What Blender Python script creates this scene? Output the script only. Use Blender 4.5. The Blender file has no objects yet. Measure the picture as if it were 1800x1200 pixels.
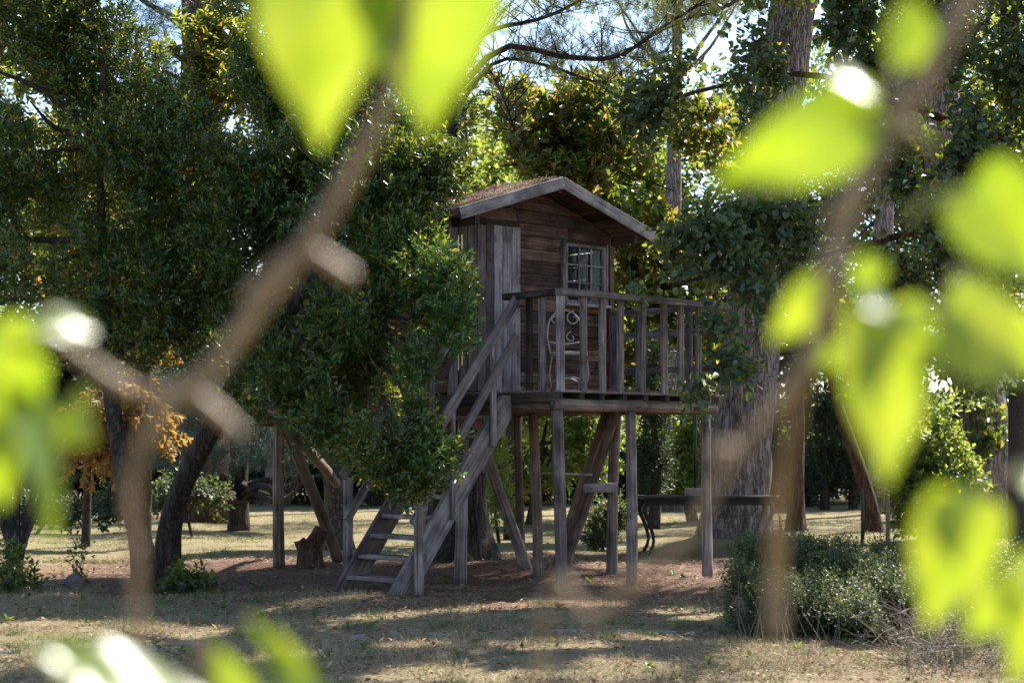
import bpy, bmesh, math, random
import numpy as np
from mathutils import Vector, Matrix, Quaternion, noise

random.seed(7)
RNG = np.random.default_rng(7)
SC = bpy.context.scene
COL = SC.collection
rad = math.radians

# ------------------------------------------------------------------ camera
F, HY, EYE = 3100.0, 785.0, 1.4            # focal length and horizon row in photo pixels, eye height
cam_d = bpy.data.cameras.new('camera')
cam = bpy.data.objects.new('camera', cam_d)
COL.objects.link(cam)
cam.location = (0, 0, EYE)
cam.rotation_euler = (rad(90), 0, 0)
cam_d.sensor_width = 36
cam_d.lens = F / 1800 * 36
cam_d.shift_y = (HY - 600) / 1800
cam_d.clip_start = 0.05
cam_d.clip_end = 2000
cam_d.dof.use_dof = True
cam_d.dof.focus_distance = 17.3
cam_d.dof.aperture_fstop = 3.5
SC.camera = cam

# ------------------------------------------------------------------ light
SUN_EL, SUN_AZ = 50.0, 42.0                # azimuth: degrees to the right of the view direction
world = bpy.data.worlds.new('World')
SC.world = world
world.use_nodes = True
wn = world.node_tree
sky = wn.nodes.new('ShaderNodeTexSky')
sky.sky_type = 'NISHITA'
sky.sun_disc = False
sky.sun_elevation = rad(SUN_EL)
sky.sun_rotation = rad(SUN_AZ)
sky.air_density = 1.0
sky.dust_density = 0.6
bg = wn.nodes['Background']
bg.inputs['Strength'].default_value = 0.105
wn.links.new(sky.outputs[0], bg.inputs[0])

sun_d = bpy.data.lights.new('sun', 'SUN')
sun_d.energy = 5.0
sun_d.angle = rad(0.5)
sun_d.color = (1.0, 0.94, 0.84)
sun = bpy.data.objects.new('sun', sun_d)
COL.objects.link(sun)
SUN = Vector((math.sin(rad(SUN_AZ)) * math.cos(rad(SUN_EL)), math.cos(rad(SUN_AZ)) * math.cos(rad(SUN_EL)), math.sin(rad(SUN_EL))))
sun.rotation_euler = SUN.to_track_quat('Z', 'Y').to_euler()
sun.location = SUN * 60

SC.view_settings.view_transform = 'Standard'
SC.view_settings.look = 'None'
SC.view_settings.exposure = 1.75
SC.view_settings.gamma = 1.0
SC.view_settings.use_curve_mapping = False
SC.render.engine = 'CYCLES'
SC.cycles.use_denoising = True
SC.cycles.max_bounces = 8
SC.cycles.diffuse_bounces = 4
SC.cycles.glossy_bounces = 3
SC.cycles.transmission_bounces = 6
SC.cycles.transparent_max_bounces = 6
SC.cycles.sample_clamp_indirect = 6


# ------------------------------------------------------------------ helpers
def P(px, py, Y):
    """photo pixel + distance -> world point"""
    return Vector(((px - 900) / F * Y, Y, EYE - (py - HY) / F * Y))


def G(px, Y):
    return Vector(((px - 900) / F * Y, Y, 0))


def tag(o, label=None, cat=None, group=None, kind=None):
    if label: o['label'] = label
    if cat: o['category'] = cat
    if group: o['group'] = group
    if kind: o['kind'] = kind
    return o


def empty(name, loc=(0, 0, 0), rz=0, parent=None):
    o = bpy.data.objects.new(name, None)
    o.location = loc
    o.rotation_euler = (0, 0, rz)
    o.empty_display_size = 0.2
    if parent: o.parent = parent
    COL.objects.link(o)
    return o


def link(name, me, mat=None, parent=None, smooth=False):
    if mat is not None and not me.materials:
        me.materials.append(mat)
    o = bpy.data.objects.new(name, me)
    COL.objects.link(o)
    if parent: o.parent = parent
    if smooth and len(me.polygons):
        me.polygons.foreach_set('use_smooth', np.ones(len(me.polygons), dtype=bool))
    return o


def np_mesh(name, V, faces_flat, counts):
    """V (n,3); faces_flat: loop vertex indices; counts: loops per face"""
    me = bpy.data.meshes.new(name)
    V = np.asarray(V, dtype=np.float32)
    faces_flat = np.asarray(faces_flat, dtype=np.int32)
    counts = np.asarray(counts, dtype=np.int32)
    me.vertices.add(len(V))
    me.vertices.foreach_set('co', V.ravel())
    me.loops.add(len(faces_flat))
    me.loops.foreach_set('vertex_index', faces_flat)
    me.polygons.add(len(counts))
    starts = np.concatenate(([0], np.cumsum(counts)[:-1])).astype(np.int32)
    me.polygons.foreach_set('loop_start', starts)
    me.polygons.foreach_set('loop_total', counts)
    me.update(calc_edges=True)
    return me


def py_mesh(name, verts, faces):
    me = bpy.data.meshes.new(name)
    me.from_pydata([tuple(v) for v in verts], [], faces)
    me.update()
    return me


# ------------------------------------------------------------------ materials
def new_mat(name):
    m = bpy.data.materials.new(name)
    m.use_nodes = True
    nt = m.node_tree
    nt.nodes.clear()
    out = nt.nodes.new('ShaderNodeOutputMaterial')
    return m, nt, out


def N(nt, t, **kw):
    n = nt.nodes.new(t)
    for k, v in kw.items():
        setattr(n, k, v)
    return n


def setin(n, **kw):
    for k, v in kw.items():
        n.inputs[k.replace('_', ' ')].default_value = v
    return n


def ramp(nt, stops, interp='LINEAR'):
    r = nt.nodes.new('ShaderNodeValToRGB')
    r.color_ramp.interpolation = interp
    e = r.color_ramp.elements
    while len(e) > 1: e.remove(e[-1])
    e[0].position = stops[0][0]
    e[0].color = (*stops[0][1], 1)
    for p, c in stops[1:]:
        x = e.new(p)
        x.color = (*c, 1)
    return r


def wood_mat(name, dark, mid, light, rough=0.85, grain=14.0, vary=0.5, along='X', bump=0.35, stain=None):
    """weathered timber; the grain runs along the object's own local axis"""
    m, nt, out = new_mat(name)
    L = nt.links
    tc = N(nt, 'ShaderNodeTexCoord')
    oi = N(nt, 'ShaderNodeObjectInfo')
    off = N(nt, 'ShaderNodeVectorMath', operation='SCALE')
    comb = N(nt, 'ShaderNodeCombineXYZ')
    for i in range(3): L.new(oi.outputs['Random'], comb.inputs[i])
    L.new(comb.outputs[0], off.inputs[0])
    off.inputs['Scale'].default_value = 37.0
    add = N(nt, 'ShaderNodeVectorMath', operation='ADD')
    L.new(tc.outputs['Object'], add.inputs[0])
    L.new(off.outputs[0], add.inputs[1])
    mp = N(nt, 'ShaderNodeMapping')
    sc = [grain * 3.2] * 3
    sc['XYZ'.index(along)] = grain * 0.13
    mp.inputs['Scale'].default_value = sc
    L.new(add.outputs[0], mp.inputs['Vector'])
    n1 = setin(N(nt, 'ShaderNodeTexNoise'), Scale=1.0, Detail=6.0, Roughness=0.65, Distortion=0.4)
    L.new(mp.outputs[0], n1.inputs['Vector'])
    # broad patches of weathering
    n2 = setin(N(nt, 'ShaderNodeTexNoise'), Scale=3.5, Detail=3.0, Roughness=0.6)
    L.new(add.outputs[0], n2.inputs['Vector'])
    # knots
    mpk = N(nt, 'ShaderNodeMapping')
    sk = [9.0] * 3
    sk['XYZ'.index(along)] = 3.0
    mpk.inputs['Scale'].default_value = sk
    L.new(add.outputs[0], mpk.inputs['Vector'])
    vk = setin(N(nt, 'ShaderNodeTexVoronoi'), Scale=1.0)
    L.new(mpk.outputs[0], vk.inputs['Vector'])
    kr = ramp(nt, [(0.0, (0.25, 0.25, 0.25)), (0.1, (0.4, 0.4, 0.4)), (0.17, (1, 1, 1))])
    L.new(vk.outputs['Distance'], kr.inputs[0])
    r1 = ramp(nt, [(0.3, dark), (0.52, mid), (0.72, light)])
    L.new(n1.outputs['Fac'], r1.inputs[0])
    # per piece brightness
    mr = N(nt, 'ShaderNodeMapRange')
    mr.inputs['To Min'].default_value = 1 - vary
    mr.inputs['To Max'].default_value = 1 + vary * 0.6
    L.new(oi.outputs['Random'], mr.inputs['Value'])
    pr = N(nt, 'ShaderNodeMapRange')
    pr.inputs['From Min'].default_value = 0.3
    pr.inputs['From Max'].default_value = 0.7
    pr.inputs['To Min'].default_value = 0.4
    pr.inputs['To Max'].default_value = 1.35
    L.new(n2.outputs['Fac'], pr.inputs['Value'])
    mul = N(nt, 'ShaderNodeMath', operation='MULTIPLY')
    L.new(mr.outputs[0], mul.inputs[0])
    L.new(pr.outputs[0], mul.inputs[1])
    hv = N(nt, 'ShaderNodeVectorMath', operation='SCALE')
    L.new(r1.outputs[0], hv.inputs[0])
    L.new(mul.outputs[0], hv.inputs['Scale'])
    mk = N(nt, 'ShaderNodeMix', data_type='RGBA', blend_type='MULTIPLY')
    mk.inputs['Factor'].default_value = 0.8
    L.new(hv.outputs[0], mk.inputs[6])
    L.new(kr.outputs[0], mk.inputs[7])
    col = mk.outputs[2]
    b = setin(N(nt, 'ShaderNodeBsdfPrincipled'), Roughness=rough)
    b.inputs['Specular IOR Level'].default_value = 0.25
    L.new(col, b.inputs['Base Color'])
    bp = setin(N(nt, 'ShaderNodeBump'), Strength=bump, Distance=0.01)
    L.new(n1.outputs['Fac'], bp.inputs['Height'])
    L.new(bp.outputs[0], b.inputs['Normal'])
    L.new(b.outputs[0], out.inputs[0])
    return m


def bark_mat(name, dark, mid, light, sx=9.0, sz=1.6, bump=0.8, moss=None):
    m, nt, out = new_mat(name)
    L = nt.links
    tc = N(nt, 'ShaderNodeTexCoord')
    mp = N(nt, 'ShaderNodeMapping')
    mp.inputs['Scale'].default_value = (sx, sx, sz)
    L.new(tc.outputs['Object'], mp.inputs['Vector'])
    n1 = setin(N(nt, 'ShaderNodeTexNoise'), Scale=2.4, Detail=8.0, Roughness=0.75, Distortion=0.6)
    L.new(mp.outputs[0], n1.inputs['Vector'])
    nw = setin(N(nt, 'ShaderNodeTexNoise'), Scale=2.2, Detail=4.0, Roughness=0.7)
    L.new(mp.outputs[0], nw.inputs['Vector'])
    ws = N(nt, 'ShaderNodeVectorMath', operation='SCALE')
    ws.inputs['Scale'].default_value = 1.5
    L.new(nw.outputs['Color'], ws.inputs[0])
    wa = N(nt, 'ShaderNodeVectorMath', operation='ADD')
    L.new(mp.outputs[0], wa.inputs[0])
    L.new(ws.outputs[0], wa.inputs[1])
    v = setin(N(nt, 'ShaderNodeTexVoronoi', feature='DISTANCE_TO_EDGE'), Scale=1.7)
    L.new(wa.outputs[0], v.inputs['Vector'])
    vr = ramp(nt, [(0.0, (.3, .3, .3)), (0.07, (.62, .62, .62)), (0.3, (1, 1, 1))])
    L.new(v.outputs['Distance'], vr.inputs[0])
    mulh = N(nt, 'ShaderNodeMath', operation='MULTIPLY')
    L.new(n1.outputs['Fac'], mulh.inputs[0])
    L.new(vr.outputs[0], mulh.inputs[1])
    r = ramp(nt, [(0.16, dark), (0.36, mid), (0.62, light)])
    L.new(mulh.outputs[0], r.inputs[0])
    col = r.outputs[0]
    if moss:
        n3 = setin(N(nt, 'ShaderNodeTexNoise'), Scale=3.0, Detail=4.0)
        L.new(tc.outputs['Object'], n3.inputs['Vector'])
        rr = ramp(nt, [(0.5, (0, 0, 0)), (0.62, (1, 1, 1))])
        L.new(n3.outputs['Fac'], rr.inputs[0])
        mx = N(nt, 'ShaderNodeMix', data_type='RGBA')
        L.new(rr.outputs[0], mx.inputs['Factor'])
        L.new(col, mx.inputs[6])
        mx.inputs[7].default_value = (*moss, 1)
        col = mx.outputs[2]
    b = setin(N(nt, 'ShaderNodeBsdfPrincipled'), Roughness=0.9)
    b.inputs['Specular IOR Level'].default_value = 0.2
    L.new(col, b.inputs['Base Color'])
    bp = setin(N(nt, 'ShaderNodeBump'), Strength=bump, Distance=0.03)
    L.new(mulh.outputs[0], bp.inputs['Height'])
    L.new(bp.outputs[0], b.inputs['Normal'])
    L.new(b.outputs[0], out.inputs[0])
    return m


def leaf_mat(name, stops, trans, mix=0.5, rough=0.35, spec=0.5, vein=False):
    """leaf: glossy upper face, light shining through; colour varies leaf by leaf"""
    m, nt, out = new_mat(name)
    L = nt.links
    g = N(nt, 'ShaderNodeNewGeometry')
    oi = N(nt, 'ShaderNodeObjectInfo')
    ad = N(nt, 'ShaderNodeMath', operation='ADD')
    L.new(g.outputs['Random Per Island'], ad.inputs[0])
    L.new(oi.outputs['Random'], ad.inputs[1])
    fr = N(nt, 'ShaderNodeMath', operation='FRACT')
    L.new(ad.outputs[0], fr.inputs[0])
    r = ramp(nt, stops)
    L.new(fr.outputs[0], r.inputs[0])
    rt = ramp(nt, trans)
    L.new(fr.outputs[0], rt.inputs[0])
    b = setin(N(nt, 'ShaderNodeBsdfPrincipled'), Roughness=rough)
    b.inputs['Specular IOR Level'].default_value = spec
    t = N(nt, 'ShaderNodeBsdfTranslucent')
    colr, colt = r.outputs[0], rt.outputs[0]
    if vein:
        tc = N(nt, 'ShaderNodeTexCoord')
        n1 = setin(N(nt, 'ShaderNodeTexNoise'), Scale=30.0, Detail=5.0)
        L.new(tc.outputs['Object'], n1.inputs['Vector'])
        nr = ramp(nt, [(0.3, (0.62, 0.72, 0.5)), (0.62, (1, 1, 1)), (0.75, (1.0, 0.95, 0.9))])
        L.new(n1.outputs['Fac'], nr.inputs[0])
        mx = N(nt, 'ShaderNodeMix', data_type='RGBA', blend_type='MULTIPLY')
        mx.inputs['Factor'].default_value = 1
        L.new(colt, mx.inputs[6])
        L.new(nr.outputs[0], mx.inputs[7])
        colt = mx.outputs[2]
    L.new(colr, b.inputs['Base Color'])
    L.new(colt, t.inputs['Color'])
    ms = N(nt, 'ShaderNodeMixShader')
    ms.inputs[0].default_value = mix
    L.new(b.outputs[0], ms.inputs[1])
    L.new(t.outputs[0], ms.inputs[2])
    L.new(ms.outputs[0], out.inputs[0])
    return m


def plain_mat(name, col, rough=0.6, metal=0.0, noise_amt=0.25, scale=20.0):
    m, nt, out = new_mat(name)
    L = nt.links
    tc = N(nt, 'ShaderNodeTexCoord')
    n1 = setin(N(nt, 'ShaderNodeTexNoise'), Scale=scale, Detail=5.0)
    L.new(tc.outputs['Object'], n1.inputs['Vector'])
    lo = tuple(c * (1 - noise_amt) for c in col)
    hi = tuple(min(1, c * (1 + noise_amt)) for c in col)
    r = ramp(nt, [(0.3, lo), (0.7, hi)])
    L.new(n1.outputs['Fac'], r.inputs[0])
    b = setin(N(nt, 'ShaderNodeBsdfPrincipled'), Roughness=rough, Metallic=metal)
    L.new(r.outputs[0], b.inputs['Base Color'])
    bp = setin(N(nt, 'ShaderNodeBump'), Strength=0.25, Distance=0.01)
    L.new(n1.outputs['Fac'], bp.inputs['Height'])
    L.new(bp.outputs[0], b.inputs['Normal'])
    L.new(b.outputs[0], out.inputs[0])
    return m


def island_mat(name, stops, rough=0.8, trans=0.0):
    m, nt, out = new_mat(name)
    L = nt.links
    g = N(nt, 'ShaderNodeNewGeometry')
    r = ramp(nt, stops)
    L.new(g.outputs['Random Per Island'], r.inputs[0])
    b = setin(N(nt, 'ShaderNodeBsdfPrincipled'), Roughness=rough)
    b.inputs['Specular IOR Level'].default_value = 0.3
    L.new(r.outputs[0], b.inputs['Base Color'])
    if trans > 0:
        t = N(nt, 'ShaderNodeBsdfTranslucent')
        L.new(r.outputs[0], t.inputs['Color'])
        ms = N(nt, 'ShaderNodeMixShader')
        ms.inputs[0].default_value = trans
        L.new(b.outputs[0], ms.inputs[1])
        L.new(t.outputs[0], ms.inputs[2])
        L.new(ms.outputs[0], out.inputs[0])
    else:
        L.new(b.outputs[0], out.inputs[0])
    return m


M = {}
M['wall'] = wood_mat('wall_timber', (0.04, 0.022, 0.015), (0.115, 0.066, 0.05), (0.22, 0.14, 0.11), vary=0.55)
M['door'] = wood_mat('door_timber', (0.05, 0.036, 0.036), (0.125, 0.094, 0.094), (0.21, 0.168, 0.168), vary=0.35)
M['bleached'] = wood_mat('bleached_timber', (0.125, 0.105, 0.112), (0.28, 0.245, 0.26), (0.39, 0.35, 0.365), vary=0.15)
M['grey'] = wood_mat('grey_timber', (0.06, 0.049, 0.05), (0.195, 0.164, 0.166), (0.34, 0.295, 0.295), vary=0.25)  # mauve cast of skylit shade mixed into this and the bleached grey
M['log'] = wood_mat('log_timber', (0.04, 0.03, 0.028), (0.2, 0.158, 0.148), (0.34, 0.28, 0.265), vary=0.3, along='Z', grain=11, bump=0.5)
M['logx'] = wood_mat('beam_timber', (0.06, 0.042, 0.034), (0.22, 0.17, 0.145), (0.33, 0.265, 0.235), vary=0.25, along='Z', grain=9, bump=0.5)
M['redlog'] = wood_mat('reddish_log_timber', (0.045, 0.03, 0.024), (0.165, 0.115, 0.092), (0.28, 0.215, 0.185), vary=0.3, along='Z', grain=11, bump=0.5)
M['dark_timber'] = wood_mat('dark_timber', (0.018, 0.013, 0.011), (0.05, 0.036, 0.03), (0.09, 0.066, 0.056), vary=0.3)
M['roof_board'] = wood_mat('roof_timber', (0.02, 0.013, 0.01), (0.06, 0.038, 0.028), (0.1, 0.066, 0.05), vary=0.3)
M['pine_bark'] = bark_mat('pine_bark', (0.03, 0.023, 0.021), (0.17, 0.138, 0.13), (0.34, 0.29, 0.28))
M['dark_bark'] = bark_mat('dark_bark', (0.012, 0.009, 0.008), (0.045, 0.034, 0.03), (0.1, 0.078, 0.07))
M['oak_bark'] = bark_mat('evergreen_bark', (0.015, 0.011, 0.009), (0.05, 0.038, 0.03), (0.1, 0.08, 0.066), sx=14, sz=4)
M['red_bark'] = bark_mat('reddish_bark', (0.025, 0.013, 0.009), (0.085, 0.045, 0.032), (0.16, 0.095, 0.07))
M['moss_bark'] = bark_mat('mossy_bark', (0.02, 0.016, 0.012), (0.08, 0.062, 0.048), (0.17, 0.14, 0.11), sx=12, sz=5, moss=(0.06, 0.07, 0.025))
M['smooth_bark'] = bark_mat('smooth_dark_bark', (0.03, 0.025, 0.022), (0.05, 0.042, 0.038), (0.07, 0.06, 0.055), sx=20, sz=12, bump=0.2)
M['twig'] = plain_mat('twig_bark', (0.21, 0.13, 0.06), rough=0.5, noise_amt=.45, scale=60)
M['twig_dark'] = plain_mat('thin_twig_bark', (0.06, 0.045, 0.035), rough=0.8)
M['dry_twig'] = plain_mat('dry_twig', (0.17, 0.13, 0.1), rough=0.8)
M['white_metal'] = plain_mat('white_painted_metal', (0.36, 0.355, 0.34), rough=0.45, noise_amt=0.22)
M['brass'] = plain_mat('brass_hinge', (0.62, 0.5, 0.25), rough=0.45, metal=0.6)
M['black_metal'] = plain_mat('black_metal', (0.016, 0.016, 0.016), rough=0.5)
M['table_dark'] = plain_mat('dark_table_paint', (0.018, 0.015, 0.014), rough=0.95)
M['stone'] = plain_mat('stone', (0.2, 0.175, 0.15), rough=0.9, scale=14)
M['stone_dark'] = plain_mat('dark_stone', (0.1, 0.085, 0.08), rough=0.9, scale=8)
M['curtain'] = plain_mat('pale_curtain', (0.6, 0.58, 0.55), rough=0.9, noise_amt=0.1)
M['interior'] = plain_mat('dark_light_block', (0.02, 0.016, 0.014), rough=0.9)
M['needles_dry'] = island_mat('dry_pine_needles', [(0, (0.12, 0.052, 0.034)), (0.5, (0.23, 0.125, 0.085)), (1, (0.42, 0.29, 0.21))], rough=0.7)
M['lawn'] = island_mat('lawn_blades', [(0, (0.06, 0.09, 0.032)), (0.5, (0.115, 0.14, 0.055)), (0.8, (0.2, 0.195, 0.09)), (1, (0.32, 0.28, 0.15))], trans=0.35)
M['grass'] = island_mat('grass_blades', [(0, (0.075, 0.09, 0.035)), (0.25, (0.15, 0.138, 0.062)), (0.45, (0.28, 0.215, 0.128)), (1, (0.47, 0.37, 0.25))], trans=0.35)
M['litter'] = island_mat('fallen_leaves', [(0, (0.1, 0.05, 0.03)), (0.6, (0.22, 0.13, 0.07)), (1, (0.36, 0.27, 0.17))], trans=0.2)

M['leaf_holm'] = leaf_mat('small_dark_evergreen_leaf',
    [(0, (0.017, 0.034, 0.013)), (0.6, (0.032, 0.064, 0.022)), (0.9, (0.055, 0.085, 0.028)), (1, (0.14, 0.1, 0.03))],
    [(0, (0.08, 0.13, 0.015)), (0.6, (0.2, 0.28, 0.03)), (0.85, (0.45, 0.48, 0.04)), (1, (0.6, 0.42, 0.04))], mix=0.42, rough=0.27, spec=0.55)
M['leaf_holm_young'] = leaf_mat('young_evergreen_leaf',
    [(0, (0.022, 0.052, 0.018)), (0.6, (0.038, 0.095, 0.026)), (1, (0.085, 0.15, 0.04))],
    [(0, (0.08, 0.13, 0.015)), (0.6, (0.15, 0.24, 0.03)), (1, (0.32, 0.38, 0.05))], mix=0.35, rough=0.3, spec=0.5)
M['leaf_magnolia'] = leaf_mat('magnolia_leaf',
    [(0, (0.02, 0.045, 0.016)), (0.55, (0.04, 0.075, 0.022)), (0.8, (0.1, 0.085, 0.025)), (1, (0.19, 0.1, 0.04))],
    [(0, (0.13, 0.18, 0.02)), (0.5, (0.28, 0.34, 0.035)), (0.8, (0.5, 0.44, 0.05)), (1, (0.46, 0.24, 0.05))], mix=0.45, rough=0.28, spec=0.5)
M['leaf_lime'] = leaf_mat('broad_round_leaf',
    [(0, (0.03, 0.052, 0.034)), (0.7, (0.056, 0.086, 0.052)), (1, (0.085, 0.11, 0.045))],
    [(0, (0.08, 0.12, 0.02)), (0.6, (0.18, 0.24, 0.03)), (0.9, (0.4, 0.45, 0.05)), (1, (0.6, 0.5, 0.05))], mix=0.36, rough=0.38, spec=0.45)
M['leaf_far'] = leaf_mat('backlit_far_leaf',
    [(0, (0.025, 0.05, 0.015)), (0.6, (0.05, 0.09, 0.024)), (1, (0.1, 0.12, 0.03))],
    [(0, (0.14, 0.21, 0.02)), (0.6, (0.33, 0.41, 0.045)), (1, (0.54, 0.54, 0.09))], mix=0.5, rough=0.4)
M['leaf_dark_far'] = leaf_mat('dark_conifer_leaf',
    [(0, (0.012, 0.025, 0.013)), (1, (0.035, 0.055, 0.025))],
    [(0, (0.03, 0.05, 0.01)), (1, (0.12, 0.16, 0.03))], mix=0.3, rough=0.55)
M['leaf_blue'] = leaf_mat('blue_cedar_needle',
    [(0, (0.025, 0.05, 0.045)), (1, (0.06, 0.1, 0.085))],
    [(0, (0.05, 0.08, 0.05)), (1, (0.12, 0.17, 0.1))], mix=0.3, rough=0.55)
M['leaf_gold'] = leaf_mat('golden_autumn_leaf',
    [(0, (0.11, 0.075, 0.03)), (0.6, (0.16, 0.1, 0.035)), (1, (0.18, 0.07, 0.03))],
    [(0, (0.36, 0.29, 0.06)), (0.6, (0.44, 0.27, 0.06)), (1, (0.42, 0.16, 0.05))], mix=0.5, rough=0.5)
M['leaf_pine'] = leaf_mat('green_pine_needle',
    [(0, (0.035, 0.06, 0.025)), (0.7, (0.08, 0.11, 0.045)), (1, (0.2, 0.14, 0.07))],
    [(0, (0.12, 0.17, 0.04)), (0.7, (0.28, 0.32, 0.08)), (1, (0.45, 0.32, 0.1))], mix=0.4, rough=0.45)
M['leaf_shrub'] = leaf_mat('low_shrub_leaf',
    [(0, (0.02, 0.038, 0.015)), (0.65, (0.038, 0.07, 0.026)), (0.85, (0.075, 0.08, 0.036)), (1, (0.12, 0.07, 0.05))],
    [(0, (0.06, 0.1, 0.02)), (0.7, (0.16, 0.22, 0.04)), (1, (0.3, 0.22, 0.07))], mix=0.35, rough=0.5)
M['leaf_near'] = leaf_mat('fresh_lime_heart_leaf',
    [(0, (0.075, 0.13, 0.018)), (1, (0.11, 0.16, 0.02))],
    [(0, (0.32, 0.41, 0.012)), (1, (0.4, 0.46, 0.025))], mix=0.55, rough=0.27, spec=0.6, vein=True)
M['petiole'] = leaf_mat('pale_green_leaf_stalk', [(0, (0.3, 0.3, 0.1)), (1, (0.36, 0.32, 0.12))], [(0, (0.5, 0.5, 0.12)), (1, (0.5, 0.5, 0.12))], mix=0.3, rough=0.35)

mg, nt, out = new_mat('window_glass')
gb = setin(N(nt, 'ShaderNodeBsdfPrincipled'), Roughness=0.06)
gb.inputs['Base Color'].default_value = (0.03, 0.035, 0.04, 1)
gb.inputs['Specular IOR Level'].default_value = 0.35
tr = N(nt, 'ShaderNodeBsdfTransparent')
ms = N(nt, 'ShaderNodeMixShader')
ms.inputs[0].default_value = 0.55
nt.links.new(gb.outputs[0], ms.inputs[1])
nt.links.new(tr.outputs[0], ms.inputs[2])
nt.links.new(ms.outputs[0], out.inputs[0])
M['glass'] = mg


# ------------------------------------------------------------------ ground
def ground_height(x, y):
    h = 0.018 * math.sin(x * 1.7 + 0.6 * y) + 0.014 * math.sin(y * 2.3 - x * 0.9) if y < 60 else 0
    if abs(x) < 9.5 and 3 < y < 36:
        h += .035 * noise.noise(Vector((x * .8, y * .8, 0))) + .022 * noise.noise(Vector((x * 2.6, y * 2.6, 3)))
    d = math.hypot(x + 0.62, (y - 21.0))
    h += 0.13 * math.exp(-(d / 0.95) ** 2)
    d = math.hypot(x - 3.0, (y - 24.6))
    h += 0.15 * math.exp(-(d / 1.2) ** 2)
    return h


def build_ground():
    xs = sorted(set([round(v, 3) for v in list(np.linspace(-9, 9, 91)) + [-400, -200, -100, -60, -40, -25, -16, -12, 12, 16, 25, 40, 60, 100, 200, 400]]))
    ys = sorted(set([round(v, 3) for v in list(np.linspace(-2, 34, 145)) + [-60, -30, -15, -6, 40, 50, 65, 90, 140, 220, 400]]))
    V = [(x, y, ground_height(x, y)) for y in ys for x in xs]
    nx = len(xs)
    Fc = [(j * nx + i, j * nx + i + 1, (j + 1) * nx + i + 1, (j + 1) * nx + i) for j in range(len(ys) - 1) for i in range(nx - 1)]
    me = py_mesh('ground', V, Fc)
    m, nt, out = new_mat('ground_soil_and_dry_grass')
    L = nt.links
    tc = N(nt, 'ShaderNodeTexCoord')
    na = setin(N(nt, 'ShaderNodeTexNoise'), Scale=0.75, Detail=5.0, Roughness=0.6)
    nb = setin(N(nt, 'ShaderNodeTexNoise'), Scale=26.0, Detail=6.0, Roughness=0.75)
    nc = setin(N(nt, 'ShaderNodeTexNoise'), Scale=110.0, Detail=3.0, Roughness=0.7)
    for n in (na, nb, nc): L.new(tc.outputs['Object'], n.inputs['Vector'])
    soil = ramp(nt, [(0.3, (0.05, 0.03, 0.022)), (0.5, (0.12, 0.07, 0.048)), (0.7, (0.22, 0.14, 0.095))])
    L.new(nb.outputs['Fac'], soil.inputs[0])
    grass = ramp(nt, [(0.28, (0.065, 0.06, 0.03)), (0.45, (0.15, 0.13, 0.065)), (0.6, (0.26, 0.205, 0.125)), (0.75, (0.36, 0.29, 0.19))])
    L.new(nc.outputs['Fac'], grass.inputs[0])
    # needle carpet lies round the tree house
    mp = N(nt, 'ShaderNodeMapping')
    mp.inputs['Location'].default_value = (0, -19.2 * 0.26, 0)
    mp.inputs['Scale'].default_value = (0.17, 0.26, 0)
    L.new(tc.outputs['Object'], mp.inputs['Vector'])
    ln = N(nt, 'ShaderNodeVectorMath', operation='LENGTH')
    L.new(mp.outputs[0], ln.inputs[0])
    ad = N(nt, 'ShaderNodeMath', operation='MULTIPLY_ADD')
    L.new(na.outputs['Fac'], ad.inputs[0])
    ad.inputs[1].default_value = 1.5
    L.new(ln.outputs['Value'], ad.inputs[2])
    mk = ramp(nt, [(0.0, (0, 0, 0)), (0.47, (0, 0, 0)), (0.58, (1, 1, 1))])
    dv = N(nt, 'ShaderNodeMath', operation='MULTIPLY')
    dv.inputs[1].default_value = 0.3
    L.new(ad.outputs[0], dv.inputs[0])
    L.new(dv.outputs[0], mk.inputs[0])
    mx = N(nt, 'ShaderNodeMix', data_type='RGBA')
    L.new(mk.outputs[0], mx.inputs['Factor'])
    L.new(soil.outputs[0], mx.inputs[6])
    L.new(grass.outputs[0], mx.inputs[7])
    b = setin(N(nt, 'ShaderNodeBsdfPrincipled'), Roughness=0.95)
    b.inputs['Specular IOR Level'].default_value = 0.1
    L.new(mx.outputs[2], b.inputs['Base Color'])
    bp = setin(N(nt, 'ShaderNodeBump'), Strength=0.7, Distance=0.04)
    L.new(nb.outputs['Fac'], bp.inputs['Height'])
    L.new(bp.outputs[0], b.inputs['Normal'])
    L.new(b.outputs[0], out.inputs[0])
    o = link('ground', me, m, smooth=True)
    tag(o, 'dry grass and brown pine needle ground under the trees', 'ground', kind='structure')


build_ground()


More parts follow.
